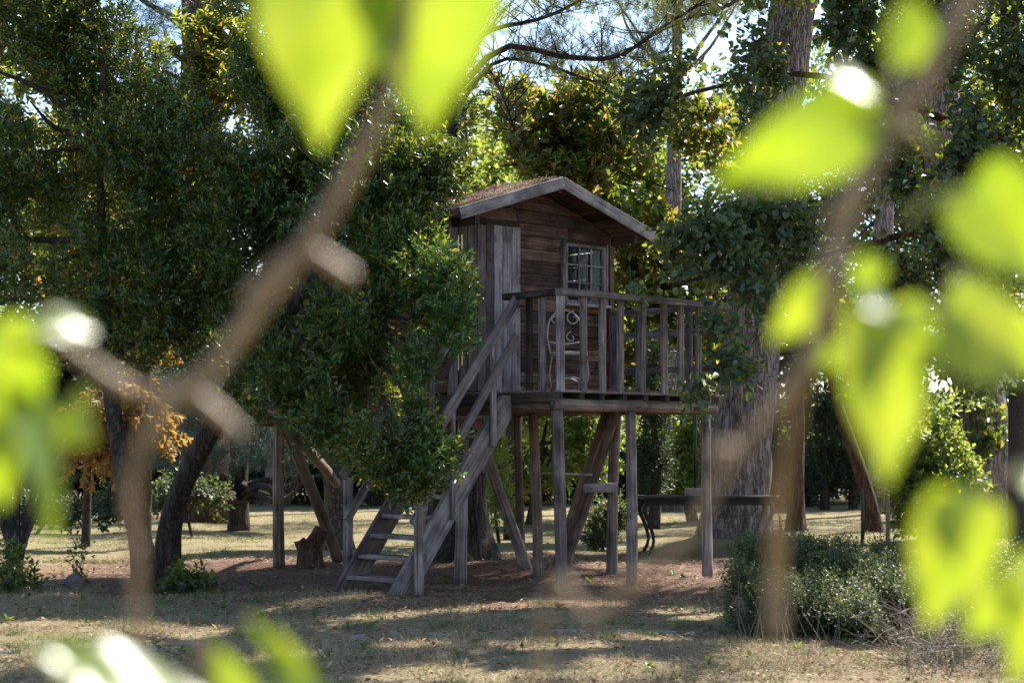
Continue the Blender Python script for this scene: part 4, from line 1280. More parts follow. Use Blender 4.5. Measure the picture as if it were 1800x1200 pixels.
# ---- trunks behind on the right
def bare_tree(label, px, Y, pts, rs, mat, crown_blobs=None, n=0, lmat='leaf_far', sides=20, seed=1, name='tree_trunk', disp=None, **kw):
    b = G(px, Y)
    t = tree(name, label, b)
    trunk(t, [b - Vector((0, 0, .1))] + pts, rs, M[mat], sides=sides, n=24, disp=disp or bark_disp(seed, 0.15, 0.3))
    if crown_blobs:
        limbs(t, [pts[-1], pts[len(pts) // 2]], crown_blobs, 0.05, M[mat])
        crown(t, crown_blobs, n, M[lmat], seed=seed, **kw)
    return t
bare_tree('ridged old trunk with hanging ivy near the right edge', 1745, 27.5, [P(1735, 800, 27.5), P(1715, 650, 27.5), P(1680, 420, 27.5), P(1650, 150, 27.5), P(1640, -200, 27.5)], [.46, .4, .36, .34, .3, .2], 'pine_bark',
          [PB(1560, -160, 27, 130, 110), PB(1720, -200, 28, 150, 120), PB(1650, 30, 28.5, 100, 60), PB(1640, -300, 26, 160, 100)], 1300, 'leaf_dark_far', seed=61, name='old_pine_tree', sides=40, leaf=0.12, per=9)
ivy_t = [o for o in bpy.data.objects if o.name == 'old_pine_tree'][0]
crown(ivy_t, [PB(1730, 740, 27.1, 40, 60), PB(1745, 790, 27.1, 30, 40), PB(1700, 700, 27.1, 40, 30)], 130, M['leaf_holm'], per=9, leaf=0.11, wratio=0.5, seed=62, twigs=0, name='ivy', droop=0.8, up=0)
bare_tree('slender reddish brown trunk standing behind the big pine', 1398, 29.5, [P(1400, 850, 29.5), P(1402, 720, 29.5), P(1395, 600, 29.4), P(1390, 450, 29.3)], [.15, .12, .11, .1, .05], 'red_bark',
          [PB(1400, 640, 29, 70, 60), PB(1460, 600, 29, 60, 60), PB(1350, 600, 29, 60, 60), PB(1420, 480, 30, 90, 80)], 700, 'leaf_dark_far', seed=63, leaf=0.1, per=9, name='small_tree')
bare_tree('short slanting reddish trunk growing left of the bright shrub', 1538, 28.5, [P(1525, 870, 28.5), P(1500, 790, 28.5), P(1470, 700, 28.5), P(1450, 600, 28.5)], [.15, .11, .1, .08, .05], 'red_bark',
          [PB(1470, 640, 28, 60, 50), PB(1500, 560, 28.5, 80, 60)], 300, 'leaf_far', seed=64, leaf=0.1, per=9, name='small_tree')
# mossy tree behind the stairs
bare_tree('mossy forked trunk standing behind the staircase', 592, 24.2, [P(588, 850, 24.2), P(575, 770, 24.1), P(560, 700, 24), P(545, 600, 24)], [.19, .15, .13, .11, .06], 'moss_bark',
          [PB(560, 640, 24, 80, 60), PB(650, 600, 24.5, 90, 60)], 300, 'leaf_holm', seed=65, leaf=0.08, per=9, name='small_tree')

# ---- tall conifer behind the left evergreens
b = G(360, 33)
t = tree('cedar_tree', 'tall cedar with red brown trunk showing above the left evergreens', b)
trunk(t, [b - Vector((0, 0, .1)), P(358, 500, 33), P(352, 120, 33), P(345, -100, 33), P(345, -500, 33)], [.5, .42, .33, .3, .15], M['red_bark'], sides=24, n=24, disp=bark_disp(71, .15))
pts, dr = [], []
for path, r in (([P(352, 60, 33), P(300, 30, 32.5), P(240, -5, 32)], .11), ([P(352, 170, 33), P(300, 130, 32.4), P(235, 115, 31.6), P(170, 90, 31)], .06), ([P(354, 130, 33), P(280, 80, 33.5), P(225, 60, 34)], .05),
                ([P(352, 30, 33), P(430, -30, 32.6), P(520, -60, 32)], .07), ([P(350, -60, 33), P(250, -140, 32), P(120, -160, 31)], .08), ([P(350, 110, 33), P(430, 90, 33), P(470, 80, 33)], .05), ([P(350, -160, 33), P(480, -260, 32), P(620, -290, 31)], .08)):
    sp = spline(path, 12)
    V, Fc = tube_np(sp, lerp_r([r, r * 0.3], 12), 7)
    put('limb', py_mesh('limb', V, Fc), M['red_bark'], t, smooth=True)
    for k in range(3, 12):
        for _ in range(34):
            q = np.array(sp[k]) + prng.normal(size=3) * np.array([0.32, 0.45, 0.14]) - np.array([0, 0, 0.1])
            pts.append(q); dr.append(np.array([prng.normal(), prng.normal(), -0.3]))
needle_crown(t, pts, dr, M['leaf_blue'], 72, per=22, ln=0.1, w=0.008, oa=1.1, tuft=0.3)

# ---- low blue cedar with crooked branches, left middle distance
b = G(420, 30)
t = tree('cedar_tree', 'low spreading dark cedar with crooked bare lower branches beyond the lawn', b)
trunk(t, [b - Vector((0, 0, .1)), P(418, 850, 30), P(425, 760, 30), P(420, 600, 30)], [.2, .17, .14, .06], M['dark_bark'])
for k in range(11):
    x0 = 420 + random.uniform(-8, 8)
    sgn = -1 if k % 2 else 1
    ln = random.uniform(60, 150)
    yv = 30 + random.uniform(-1.6, 1.0)
    V, Fc = tube_np(spline([P(x0, random.uniform(850, 885), 30), P(x0 + sgn * ln * .4, random.uniform(838, 880), yv), P(x0 + sgn * ln * .75, random.uniform(840, 885), yv), P(x0 + sgn * ln, random.uniform(815, 870), yv)], 12), lerp_r([.075, .02], 12), 6)
    put('limb', py_mesh('limb', V, Fc), M['dark_bark'], t, smooth=True)
bl = [PB(300, 800, 29.6, 60, 35), PB(360, 780, 29.4, 80, 50), PB(460, 790, 29.2, 90, 45), PB(530, 800, 29.4, 70, 40), PB(420, 700, 29.6, 130, 60), PB(540, 720, 29.6, 90, 60), PB(330, 680, 29.8, 110, 70), PB(440, 590, 30, 120, 70)]
p, d = blob_points(bl, 4200, np.random.default_rng(75), 0.3, -0.9, 3.0)
needle_crown(t, p, d + np.array([0, 0, .2]), M['leaf_blue'], 76, per=14, ln=0.09, w=0.009, oa=1.1, tuft=0.24)

# ---- golden drooping foliage behind the left trunks
b = G(150, 25.0)
t = tree('autumn_tree', 'small tree with golden orange drooping leaves behind the left trunks', b)
trunk(t, [b - Vector((0, 0, .1)), P(155, 850, 25), P(165, 750, 25), P(180, 660, 25)], [.07, .055, .05, .02], M['oak_bark'])
bl = [PB(190, 740, 24.6, 75, 50), PB(150, 800, 24.4, 45, 45), PB(250, 700, 24.6, 45, 70), PB(195, 830, 24.2, 28, 30), PB(280, 760, 24.8, 40, 50), PB(265, 650, 25, 50, 60), PB(100, 450, 24.8, 90, 50, w=.5)]
limbs(t, [P(165, 750, 25), P(180, 660, 25)], bl, 0.03, M['oak_bark'])
crown(t, bl, 420, M['leaf_gold'], per=8, leaf=0.13, wratio=0.38, tmpl=LEAF_LONG, seed=81, gap=-0.7, droop=0.9, up=0, twigs=80, leaf_parts=100, face=0.2)

# ---- background trees and shrubs beyond the lawn
def bg_tree(label, px, Y, blobs, n, lmat, name='background_tree', mat='oak_bark', group='trees beyond the lawn', cat='tree', lf=0.13, per=8, seed=1, gap=-0.7, r=0.12, tm=LEAF5, wr=0.5, **kw):
    b = G(px, Y)
    t = tree(name, label, b, group, cat)
    C = [Vector(q[:3]) for q in blobs]
    top = sum(C, Vector()) / len(C)
    trunk(t, [b - Vector((0, 0, .1)), b.lerp(top, .5) + Vector((random.uniform(-.1, .1), 0, 0)), top], [r, r * .75, r * .3], M[mat], sides=9, n=8)
    limbs(t, [b.lerp(top, .6), top], blobs, r * .5, M[mat])
    crown(t, blobs, n, M[lmat], per=per, leaf=lf, wratio=wr, twig=lf * 2.5, tmpl=tm, seed=seed, gap=gap, twigs=60, tw_r=0.015, **kw)
    return t
bg_tree('bright backlit shrub seen between the posts below the deck', 930, 31, [PB(900, 780, 31, 60, 70), PB(960, 800, 31, 70, 60), PB(1030, 770, 31, 70, 80), PB(980, 720, 31.5, 90, 60), PB(900, 830, 30.5, 40, 50)], 1150, 'leaf_far', 'shrub', cat='shrub', group='shrubs beyond the lawn', lf=0.12, seed=101)
bg_tree('bright backlit shrub left of the far deck post', 1220, 33, [PB(1200, 790, 33, 50, 80), PB(1235, 760, 33, 50, 90), PB(1190, 850, 32.5, 40, 30), PB(1090, 760, 33.5, 50, 70), PB(1260, 830, 33, 45, 50)], 1000, 'leaf_far', 'shrub', cat='shrub', group='shrubs beyond the lawn', lf=0.12, seed=102)
bg_tree('dark narrow cypress standing behind the deck posts', 1148, 30, [PB(1148, 830, 30, 34, 50), PB(1148, 770, 30, 34, 60), PB(1150, 700, 30, 32, 60), PB(1150, 630, 30, 26, 60)], 1100, 'leaf_dark_far', 'cypress_tree', lf=0.08, seed=103, gap=-2, up=1.5, wr=0.35)
for i, (px, lab) in enumerate(((1330, 'dark cypress right behind the big pine trunk'), (1450, 'dark cypress between the two reddish trunks'), (1500, 'dark cypress above the slanting reddish trunk'))):
    bg_tree(lab, px, 40, [PB(px, 830, 40, 42, 50), PB(px, 760, 40, 44, 60), PB(px, 680, 40, 40, 70), PB(px, 600, 40, 30, 60)], 1000, 'leaf_dark_far', 'cypress_tree', lf=0.1, seed=104 + i, gap=-2, up=1.5, wr=0.35)
bg_tree('bright leafy shrub below the old ivy trunk at the right', 1620, 25.5, [PB(1600, 850, 25.5, 50, 55), PB(1640, 800, 25.6, 60, 70), PB(1680, 850, 25.4, 50, 60), PB(1640, 880, 25.2, 50, 40), PB(1600, 910, 25.2, 40, 30), PB(1670, 740, 26, 50, 50)], 1100, 'leaf_far', 'shrub', cat='shrub', group='shrubs beyond the lawn', lf=0.1, seed=108)
bg_tree('low leafy bush beside the table leg under the deck', 1062, 24.0, [PB(1062, 920, 24, 36, 40), PB(1085, 905, 24, 28, 30), PB(1045, 950, 23.8, 24, 24)], 420, 'leaf_shrub', 'bush', cat='bush', group='bushes on the lawn', lf=0.06, seed=109, gap=-1.2, r=0.03)
bg_tree('feathery green bush beside the pine trunk under the house', 880, 25.0, [PB(875, 830, 25, 26, 60), PB(885, 890, 24.8, 30, 40), PB(868, 770, 25, 20, 40)], 420, 'leaf_far', 'bush', cat='bush', group='bushes on the lawn', lf=0.07, seed=110, gap=-1.0, r=0.03, wr=0.3)
bg_tree('low sunlit bush at the far lawn edge left of the log post', 340, 27.5, [PB(320, 860, 27.5, 40, 30), PB(365, 870, 27.3, 40, 26), PB(290, 880, 27.2, 30, 22)], 330, 'leaf_shrub', 'bush', cat='bush', group='bushes on the lawn', lf=0.09, seed=111, gap=-1.0, r=0.03)
bg_tree('dark low hedge bush behind the left shrub stems', 60, 29, [PB(40, 890, 29, 70, 30), PB(130, 900, 28.8, 60, 26), PB(210, 890, 28.6, 50, 30)], 550, 'leaf_dark_far', 'bush', cat='bush', group='bushes on the lawn', lf=0.09, seed=112, gap=-1.5, r=0.03)
labs = ['far broad tree behind the left cedar', 'far tall tree left of the house roof', 'far tree directly behind the treehouse', 'far tree behind the magnolia crown', 'far tree between deck and big pine', 'far tree behind the reddish trunk', 'far dense tree behind the bright right shrub', 'far tree at the right edge of the wood', 'far dark tree at the left edge of the wood', 'far tree left of the golden foliage', 'far low tree behind the staircase', 'far tree seen above the deck railing']
specs = [(420, 48, 420, 250, 'leaf_dark_far'), (600, 50, 360, 250, 'leaf_dark_far'), (760, 46, 420, 220, 'leaf_far'), (1000, 52, 400, 240, 'leaf_far'), (1230, 48, 430, 210, 'leaf_far'), (1420, 50, 330, 230, 'leaf_dark_far'), (1600, 46, 330, 250, 'leaf_far'), (1790, 48, 280, 280, 'leaf_dark_far'), (-20, 46, 400, 260, 'leaf_dark_far'), (170, 44, 520, 220, 'leaf_far'), (660, 42, 700, 130, 'leaf_dark_far'), (1130, 44, 620, 140, 'leaf_far')]
for i, (px, Y, py, rr, lf) in enumerate(specs):
    bl = []
    for k in range(12):
        bl.append(PB(px + random.uniform(-.7, .7) * rr, py + random.uniform(-0.9, 1.0) * rr, Y + random.uniform(-1.5, 1.5), rr * random.uniform(.35, .6)))
    for k in range(3):
        bl.append(PB(px + (k - 1) * rr * .7, 800, Y, rr * .45, 60))
    bg_tree(labs[i], px, Y, bl, 2700, lf, lf=0.2, per=8, seed=120 + i, gap=-0.8, r=0.22, shell=0.1)
for lab, x0, y0, zt, rr, sd in (('added tall thin pine that shades the lawn, seen through the needles above the roof', 3.4, 38.5, 11.5, 2.6, 181), ('added tall pine that shades the lawn, above the right deck end', 7.6, 36.5, 11.8, 2.8, 182), ('added tall pine that shades the lawn, behind the house ridge', -1.4, 40.0, 12.0, 2.6, 183), ('added tall pine that shades the lawn, far right', 12.0, 38.5, 11.6, 2.8, 184), ('added tall pine that shades the lawn, behind the leaning black trunk', -5.5, 41.0, 12.4, 2.6, 185)):  # pines added to shade the lawn, crowns mostly above the frame
    b = Vector((x0, y0, 0))
    t = tree('pine_tree', lab, b, 'added shade pines beyond the lawn')
    trunk(t, [b - Vector((0, 0, .1)), b + Vector((.1, 0, zt * .5)), b + Vector((.25, 0, zt + .6))], [.24, .2, .09], M['pine_bark'], sides=12, n=12, disp=bark_disp(sd, .12, .25))
    bl = [(x0 + .25 + rr * .7 * math.cos(a), y0 + rr * .7 * math.sin(a), zt + .3 * math.sin(3 * a), rr * .55, rr * .55, .7) for a in (0.3, 1.4, 2.5, 3.6, 4.6, 5.6)] + [(x0 + .25, y0, zt + .7, rr * .6, rr * .6, .6)]
    limbs(t, [b + Vector((.2, 0, zt * .82))], bl, .06, M['pine_bark'])
    p, d = blob_points(bl, 1500, np.random.default_rng(sd), .1, -.7, sd * .1)
    needle_crown(t, p, d + np.array([0, 0, .3]), M['leaf_pine'], sd + 20, per=16, ln=.17, w=.012, tuft=.2)
# dark hedge along the far side of the lawn
bg_tree('far dark bushy tree behind the golden foliage', 95, 41, [PB(60, 720, 41, 70, 60), PB(130, 700, 41, 80, 70), PB(90, 620, 41, 90, 70), PB(190, 760, 41, 70, 60), PB(20, 780, 41, 70, 60), PB(120, 810, 40.6, 90, 40)], 1700, 'leaf_dark_far', lf=.17, seed=138, gap=-1.5, shell=.1)
b = G(900, 43)
t = tree('hedge', 'long dark untrimmed hedge along the far side of the lawn', b, cat='hedge')
bl = [PB(-150 + 62 * k, 835 + 14 * math.sin(k * 2.3), 43 + .8 * math.sin(k * 1.7), 50, 50 + 12 * math.sin(k * 3.1)) for k in range(34)]
crown(t, bl, 6500, M['leaf_dark_far'], per=8, leaf=0.17, wratio=.5, twig=.4, seed=139, gap=-2, twigs=0, name='hedge_leaves', up=.6)
# the wood closes behind them
bl = [PB(-300 + 120 * k, 760 + 20 * math.sin(k * 2.1), 62 + 2 * math.sin(k), 90, 70 + 25 * math.sin(k * 1.3)) for k in range(21)]
rngw = np.random.default_rng(140)
p, d = blob_points(bl, 9000, rngw, 0.05, -2)
base, ld, nr, Ln, wd = sprigs(p, d, 6, rngw, 0.6, 0.36, 0.55, 0.3)
o = link('distant_wood', leaf_mesh('distant_wood', base, ld, nr, Ln, wd, LEAF5), M['leaf_dark_far'])
tag(o, 'dark distant wood closing the view beyond the lawn', 'wood', kind='stuff')

# ------------------------------------------------------------------ hedge and low plants in front
b = G(1440, 13.3)
t = tree('hedge', 'low loose green hedge in front of the big pine', b, cat='hedge')
bl = [PB(1330, 1010, 13.6, 48, 50), PB(1320, 1080, 13.0, 40, 40), PB(1400, 1010, 13.8, 55, 55), PB(1460, 1020, 13.6, 60, 55), PB(1530, 1030, 13.4, 60, 60), PB(1420, 1080, 13.0, 60, 45), PB(1500, 1090, 12.9, 60, 45), PB(1580, 1060, 13.2, 50, 55), PB(1640, 1060, 13.2, 60, 55), PB(1720, 1050, 13, 70, 60), PB(1360, 1050, 13.1, 60, 45), PB(1540, 1070, 12.6, 70, 40), PB(1300, 1040, 13.2, 28, 60), PB(1460, 980, 14.0, 70, 32), PB(1560, 985, 14.0, 70, 32), PB(1800, 1050, 13, 70, 60), PB(1640, 1010, 13.4, 70, 50), PB(1730, 1000, 13.4, 70, 50), PB(1680, 1090, 12.6, 80, 40), PB(1600, 1110, 12.4, 60, 30), PB(1380, 965, 14.0, 70, 26), PB(1320, 970, 13.8, 40, 28), PB(1400, 1045, 13.3, 80, 40), PB(1490, 1045, 13.2, 80, 40), PB(1580, 1050, 13.0, 80, 40), PB(1660, 1050, 12.8, 80, 45), PB(1760, 1060, 12.6, 80, 50)]
crown(t, bl, 20000, M['leaf_shrub'], per=9, leaf=0.025, wratio=0.5, twig=0.13, seed=151, gap=-0.9, twigs=500, name='hedge_leaves', up=0.7, tw_r=0.004, gsc=3)
hs, he = [], []
hr = np.random.default_rng(9)
for k in range(200):
    px = hr.uniform(1290, 1780)
    Yv = hr.uniform(12.4, 14.1)
    s = np.array(G(px, Yv))
    e = s + np.array([hr.normal() * .14, hr.normal() * .14, hr.uniform(.2, .55)])
    hs.append(s); he.append(e)
put('bare_stems', twig_mesh('bare_stems', np.array(hs), np.array(he), 0.0035), M['dry_twig'], t, kind='stuff')
# dry bare brush in the right corner
b = G(1700, 11.4)
t = tree('dry_brush', 'tangle of bare dry twigs in the bottom right corner', b, cat='brush')
hs, he = [], []
for k in range(260):
    px = hr.uniform(1580, 1850)
    Yv = hr.uniform(10.6, 12.4)
    s = np.array(G(px, Yv))
    e = s + np.array([hr.normal() * .22 - .05, hr.normal() * .2, hr.uniform(.12, .5)])
    hs.append(s); he.append(e)
    for _ in range(2):
        f = hr.uniform(.4, .9)
        s2 = s + (e - s) * f
        hs.append(s2); he.append(s2 + hr.normal(size=3) * np.array([.12, .12, .06]) + np.array([0, 0, .05]))
put('bare_stems', twig_mesh('bare_stems', np.array(hs), np.array(he), 0.003), M['dry_twig'], t, kind='stuff')
crown(t, [PB(1700, 1110, 11.8, 100, 40), PB(1620, 1140, 11.6, 50, 30)], 120, M['leaf_shrub'], per=7, leaf=0.035, seed=155, twigs=0, name='leaves', up=.5)

def small_plant(label, px, Y, blobs, n, lmat, lf, seed, name='small_plant', stems=14, cat='plant', hgt=.5, **kw):
    b = G(px, Y)
    t = tree(name, label, b, cat=cat)
    hs = np.array([tuple(b)] * stems) + np.random.default_rng(seed).normal(size=(stems, 3)) * np.array([.05, .05, 0])
    C = np.array([q[:3] for q in blobs])
    rg = np.random.default_rng(seed + 1)
    he = C[rg.choice(len(C), size=stems)] + rg.normal(size=(stems, 3)) * .08
    put('stems', twig_mesh('stems', hs, he, 0.006), M['twig_dark'], t, kind='stuff')
    crown(t, blobs, n, M[lmat], leaf=lf, seed=seed, twigs=0, name='leaves', **kw)
    return t
small_plant('dark broad leaved ivy sprawl at the foot of the leaning black trunk', 320, 17.6, [PB(310, 1010, 17.6, 30, 28), PB(345, 1020, 17.4, 40, 20), PB(300, 1035, 17.4, 35, 14), PB(375, 1040, 17.2, 25, 12)], 62, 'leaf_holm', 0.085, 161, 'ivy_plant', per=6, wratio=.55, tmpl=LEAF_ROUND, droop=.3)
small_plant('thin dark sapling with small leaves behind the stone at the left', 137, 18.0, [PB(140, 960, 18, 18, 20), PB(133, 990, 18, 18, 14), PB(146, 1010, 18, 16, 12)], 30, 'leaf_holm', 0.06, 163, 'sapling', per=6)
# multi stemmed shrub at the left edge
b = G(20, 17.6)
t = tree('shrub', 'dark many stemmed shrub at the left edge of the lawn', b, cat='shrub')
for k, (x1, y1) in enumerate(((-20, 850), (5, 840), (30, 860), (58, 870), (70, 880))):
    V, Fc = tube_np(spline([G(18 + k * 3, 17.6 + .05 * k) - Vector((0, 0, .05)), P(18 + k * 5, 960, 17.6), P(x1, y1, 17.6 + .1 * k), P(x1 + (x1 - 20) * .4, y1 - 110, 17.7)], 10), lerp_r([.05, .025], 10), 7)
    put('stem', py_mesh('stem', V, Fc), M['dark_bark'], t, smooth=True)
crown(t, [PB(10, 990, 17.3, 35, 40), PB(40, 1015, 17.2, 25, 25), PB(-20, 780, 17.7, 60, 60), PB(0, 1030, 17, 40, 20)], 260, M['leaf_holm'], per=8, leaf=0.075, wratio=.5, seed=165, twigs=20)

# stone, stump, fallen bits
def rock(name, c, r, mat, label, cat, group=None, seed=0, flat=1.0, sub=3):
    bm = bmesh.new()
    bmesh.ops.create_icosphere(bm, subdivisions=sub, radius=1)
    for v in bm.verts:
        n = noise.noise(v.co * 1.3 + Vector((seed, 0, 0))) * .35 + noise.noise(v.co * 3.1 + Vector((seed, 2, 0))) * .12
        v.co *= 1 + n
        v.co.x *= r[0]; v.co.y *= r[1]; v.co.z *= r[2]
    me = bpy.data.meshes.new(name); bm.to_mesh(me); bm.free()
    o = link(name, me, mat, smooth=False)
    o.location = c
    return tag(o, label, cat, group)
rock('stone', G(130, 17.6) + Vector((0, 0, .04)), (.1, .1, .085), M['stone_dark'], 'dark rounded stone in the needles before the thin sapling', 'stone', seed=4)
b = G(545, 20.2)
st_t = tree('tree_stump', 'knotty cut tree stump left of the stairs', b, cat='stump')
trunk(st_t, [b - Vector((0, 0, .08)), b + Vector((0, 0, .2)), b + Vector((-.02, 0, .34))], [.15, .13, .15], M['red_bark'], name='trunk', sides=18, n=10, disp=bark_disp(91, .3, .2))
trunk(st_t, [b + Vector((.0, 0, .22)), b + Vector((.09, -.02, .36)), b + Vector((.14, -.03, .46))], [.11, .1, .09], M['red_bark'], name='limb_stub', sides=14, n=7, disp=bark_disp(92, .3))
trunk(st_t, [b + Vector((.0, 0, .2)), b + Vector((-.08, 0, .28)), b + Vector((-.12, 0, .33))], [.08, .07, .06], M['red_bark'], name='limb_stub', sides=12, n=6, disp=bark_disp(93, .3))

rs = np.random.default_rng(77)
ORD = ['first', 'second', 'third', 'fourth', 'fifth', 'sixth', 'seventh', 'eighth', 'ninth', 'tenth', 'eleventh', 'twelfth', 'thirteenth']
def slab(c, rx, ry, rz, k):
    n = 9
    th = .03
    pts = [(math.cos(2 * math.pi * i / n) * rx * rs.uniform(.8, 1.1), math.sin(2 * math.pi * i / n) * ry * rs.uniform(.75, 1.1)) for i in range(n)]
    V = [(x, y, -.03) for x, y in pts] + [(x, y, th - .012) for x, y in pts] + [(x * .9, y * .88, th + rs.uniform(-.004, .004)) for x, y in pts]
    Fc = [(i, (i + 1) % n, n + (i + 1) % n, n + i) for i in range(n)] + [(n + i, n + (i + 1) % n, 2 * n + (i + 1) % n, 2 * n + i) for i in range(n)] + [tuple(range(2 * n, 3 * n))]
    o = link('edging_stone', py_mesh('edging_stone', V, Fc), M['stone'])
    o.location = c; o.rotation_euler = (0, 0, rz)
    tag(o, ORD[k] + ' flat grey edging stone from the left, sunk in the front grass', 'stone', 'edging stones sunk in the grass')
for k, (px, Y) in enumerate(((20, 12.0), (95, 12.15), (170, 12.2), (240, 12.3), (335, 12.6), (640, 13.15), (715, 13.3), (775, 13.2), (835, 13.25), (930, 13.35), (1000, 13.4), (1090, 13.5), (1160, 13.5))):
    g = G(px, Y)
    slab((g.x, g.y, ground_height(g.x, g.y) - .018), rs.uniform(.1, .17), rs.uniform(.07, .12), rs.uniform(-.3, .3), k)

# ------------------------------------------------------------------ garden furniture and stakes
b = G(1240, 23.2)
t = empty('garden_table', b, 0.05)
tag(t, 'long dark garden table with curved legs behind the deck posts', 'table')
ZTAB = 0.74
for k in range(4):
    board('table_plank', (-.86, -.27 + .18 * k, ZTAB), (.86, -.27 + .18 * k, ZTAB), .17, .04, M['table_dark'], t)
board('apron', (-.8, -.3, ZTAB - .06), (.8, -.3, ZTAB - .06), .03, .075, M['table_dark'], t)
board('apron', (-.8, .3, ZTAB - .06), (.8, .3, ZTAB - .06), .03, .075, M['table_dark'], t)
for sx in (-1, 1):
    for sy in (-1, 1):
        p = [Vector((sx * .78, sy * .27, ZTAB - .02)), Vector((sx * .84, sy * .28, .58)), Vector((sx * .76, sy * .27, .36)), Vector((sx * .72, sy * .27, .16)), Vector((sx * .8, sy * .28, -.02))]
        V, Fc = tube_np(spline(p, 12), lerp_r([.035, .032, .024, .02, .024], 12), 8)
        link('leg', py_mesh('leg', V, Fc), M['table_dark'] if sx < 0 else M['redlog'], t, smooth=True)
# block and pole on the table
pp = P(1222, 868, 23.2)
o = empty('pole_stand', (pp.x, 23.2, ZTAB + .02))
tag(o, 'thin black pole in a grey block on the garden table', 'pole')
board('block', (-.13, 0, .05), (.13, 0, .05), .2, .1, M['stone'], o)
V, Fc = tube_np([Vector((0, 0, .1)), Vector((.003, 0, .8)), Vector((0, 0, 1.7))], [.022, .022, .022], 10)
link('pole', py_mesh('pole', V, Fc), M['black_metal'], o, smooth=True)

def stake(px, Y, top_y, r, mat, label):
    g = G(px, Y)
    tp = P(px, top_y, Y)
    V, Fc = tube_np([Vector((0, 0, -.05)), Vector((.006, 0, tp.z * .5)), Vector((-.004, 0, tp.z - .02)), Vector((-.004, 0, tp.z))], [r, r, r * .95, r * .7], 10)
    o = link('garden_stake', py_mesh('garden_stake', V, Fc), M[mat], smooth=True)
    o.location = g
    tag(o, label, 'stake')
stake(1516, 25.0, 860, .028, 'black_metal', 'dark metal stake beside the slanting reddish trunk')
stake(1560, 24.5, 868, .03, 'redlog', 'brown wooden stake left of the bright shrub')
stake(1371, 23.8, 905, .012, 'redlog', 'thin short stick in the ground behind the low hedge')

# white scrolled metal chair on the deck
ch = empty('garden_chair', TW(1.1, 0.95, ZD + 0.002), TH_ROT + rad(-35))
tag(ch, 'white wrought metal chair with scrolled back on the deck', 'chair')
def rod(name, pts, r=.009, n=24, sides=6):
    V, Fc = tube_np(spline(pts, n), [r] * n, sides)
    return link(name, py_mesh(name, V, Fc), M['white_metal'], ch, smooth=True)
seat = link('seat', py_mesh('seat', [(math.cos(a) * .2 * k, math.sin(a) * .2 * k, z) for z, k in ((.40, 1), (.425, 1), (.432, .85)) for a in [2 * math.pi * i / 20 for i in range(20)]],
            [(i, (i + 1) % 20, 20 + (i + 1) % 20, 20 + i) for i in range(20)] + [(20 + i, 20 + (i + 1) % 20, 40 + (i + 1) % 20, 40 + i) for i in range(20)] + [tuple(range(40, 60)), tuple(range(19, -1, -1))]), M['white_metal'], ch)
for sx in (-1, 1):
    rod('leg', [(sx * .15, -.15, .41), (sx * .17, -.2, .2), (sx * .14, -.19, .08), (sx * .19, -.24, 0.0)])
    rod('leg', [(sx * .15, .15, .41), (sx * .17, .19, .2), (sx * .15, .2, .08), (sx * .19, .25, 0.0)])
    rod('back_frame', [(sx * .16, .16, .41), (sx * .19, .2, .6), (sx * .17, .22, .76), (sx * .1, .23, .86)])
    # scroll
    sp = []
    for k in range(22):
        a = k / 21 * 4.2 * math.pi / 2 + (math.pi if sx > 0 else 0) * 0
        r = .085 * (1 - k / 26)
        sp.append((sx * (.1 + .0 - r * math.sin(a) * 1.0) , .23, .80 + .085 - .085 + r * math.cos(a)))
    rod('scroll', sp, r=.007, n=44)
    sp = []
    for k in range(18):
        a = k / 17 * 1.8 * math.pi
        r = .06 * (1 - k / 24)
        sp.append((sx * (.07 - r * math.sin(a)), .21, .6 + r * math.cos(a)))
    rod('scroll', sp, r=.006, n=36)
rod('back_frame', [(-.1, .23, .86), (0, .235, .89), (.1, .23, .86)])
rod('back_frame', [(-.18, .19, .55), (0, .205, .53), (.18, .19, .55)])
rod('stretcher', [(-.16, -.19, .12), (0, 0, .16), (.16, .2, .12)])
rod('stretcher', [(.16, -.19, .12), (0, 0, .17), (-.16, .2, .12)])

# ------------------------------------------------------------------ needles, grass, litter
def litter_needles(name, pts, nrm, ln, w, label, seed, mat='needles_dry', lift=0.25):
    rng = np.random.default_rng(seed)
    n = len(pts)
    d = rand_dirs(n, rng)
    d = d - nrm * np.sum(d * nrm, axis=1, keepdims=True)
    d = nrmz(nrmz(d) + nrm * rng.normal(size=(n, 1)) * lift)
    L = ln * (.6 + .8 * rng.random(n))
    nr = nrm + rand_dirs(n, rng) * .5
    o = link(name, leaf_mesh(name, pts - d * L[:, None] * .5, d, nr, L, np.full(n, w), NEEDLE), M[mat])
    tag(o, label, 'needles', kind='stuff')
    return o
r1 = np.random.default_rng(201)
n = 26000
x = RX0 + r1.random(n) * (RXM - RX0 - .02)
keep = r1.random(n) < 1.0
yv = RY0 + r1.random(n) * (RY1 - RY0)
hump = np.maximum(0, np.sin(x * 7 + yv * 3) * np.sin(yv * 5 - x * 2)) * .03 + r1.random(n) * .025
zz = ZE + (ZR - ZE) * (x - RX0) / (RXM - RX0) + .004 + hump
pw = np.stack([CX + D1.x * x + D2.x * yv, CY + D1.y * x + D2.y * yv, zz], axis=1)
nv = D1 * -(ZR - ZE) + Vector((0, 0, RXM - RX0)); nv.normalize()
litter_needles('roof_needles', pw, np.tile(np.array(nv), (n, 1)), .085, .004, 'thick layer of dry brown pine needles on the roof slope', 202)
n = 6000
x = r1.random(n) * 2.48
yv = .01 + r1.random(n) * 1.5
yv = np.where(r1.random(n) < .5, yv * .25, yv)
pw = np.stack([CX + D1.x * x + D2.x * yv, CY + D1.y * x + D2.y * yv, ZD + .002 + .045 * r1.random(n) * (.5 + .5 * np.sin(x * 6 + 1))], axis=1)
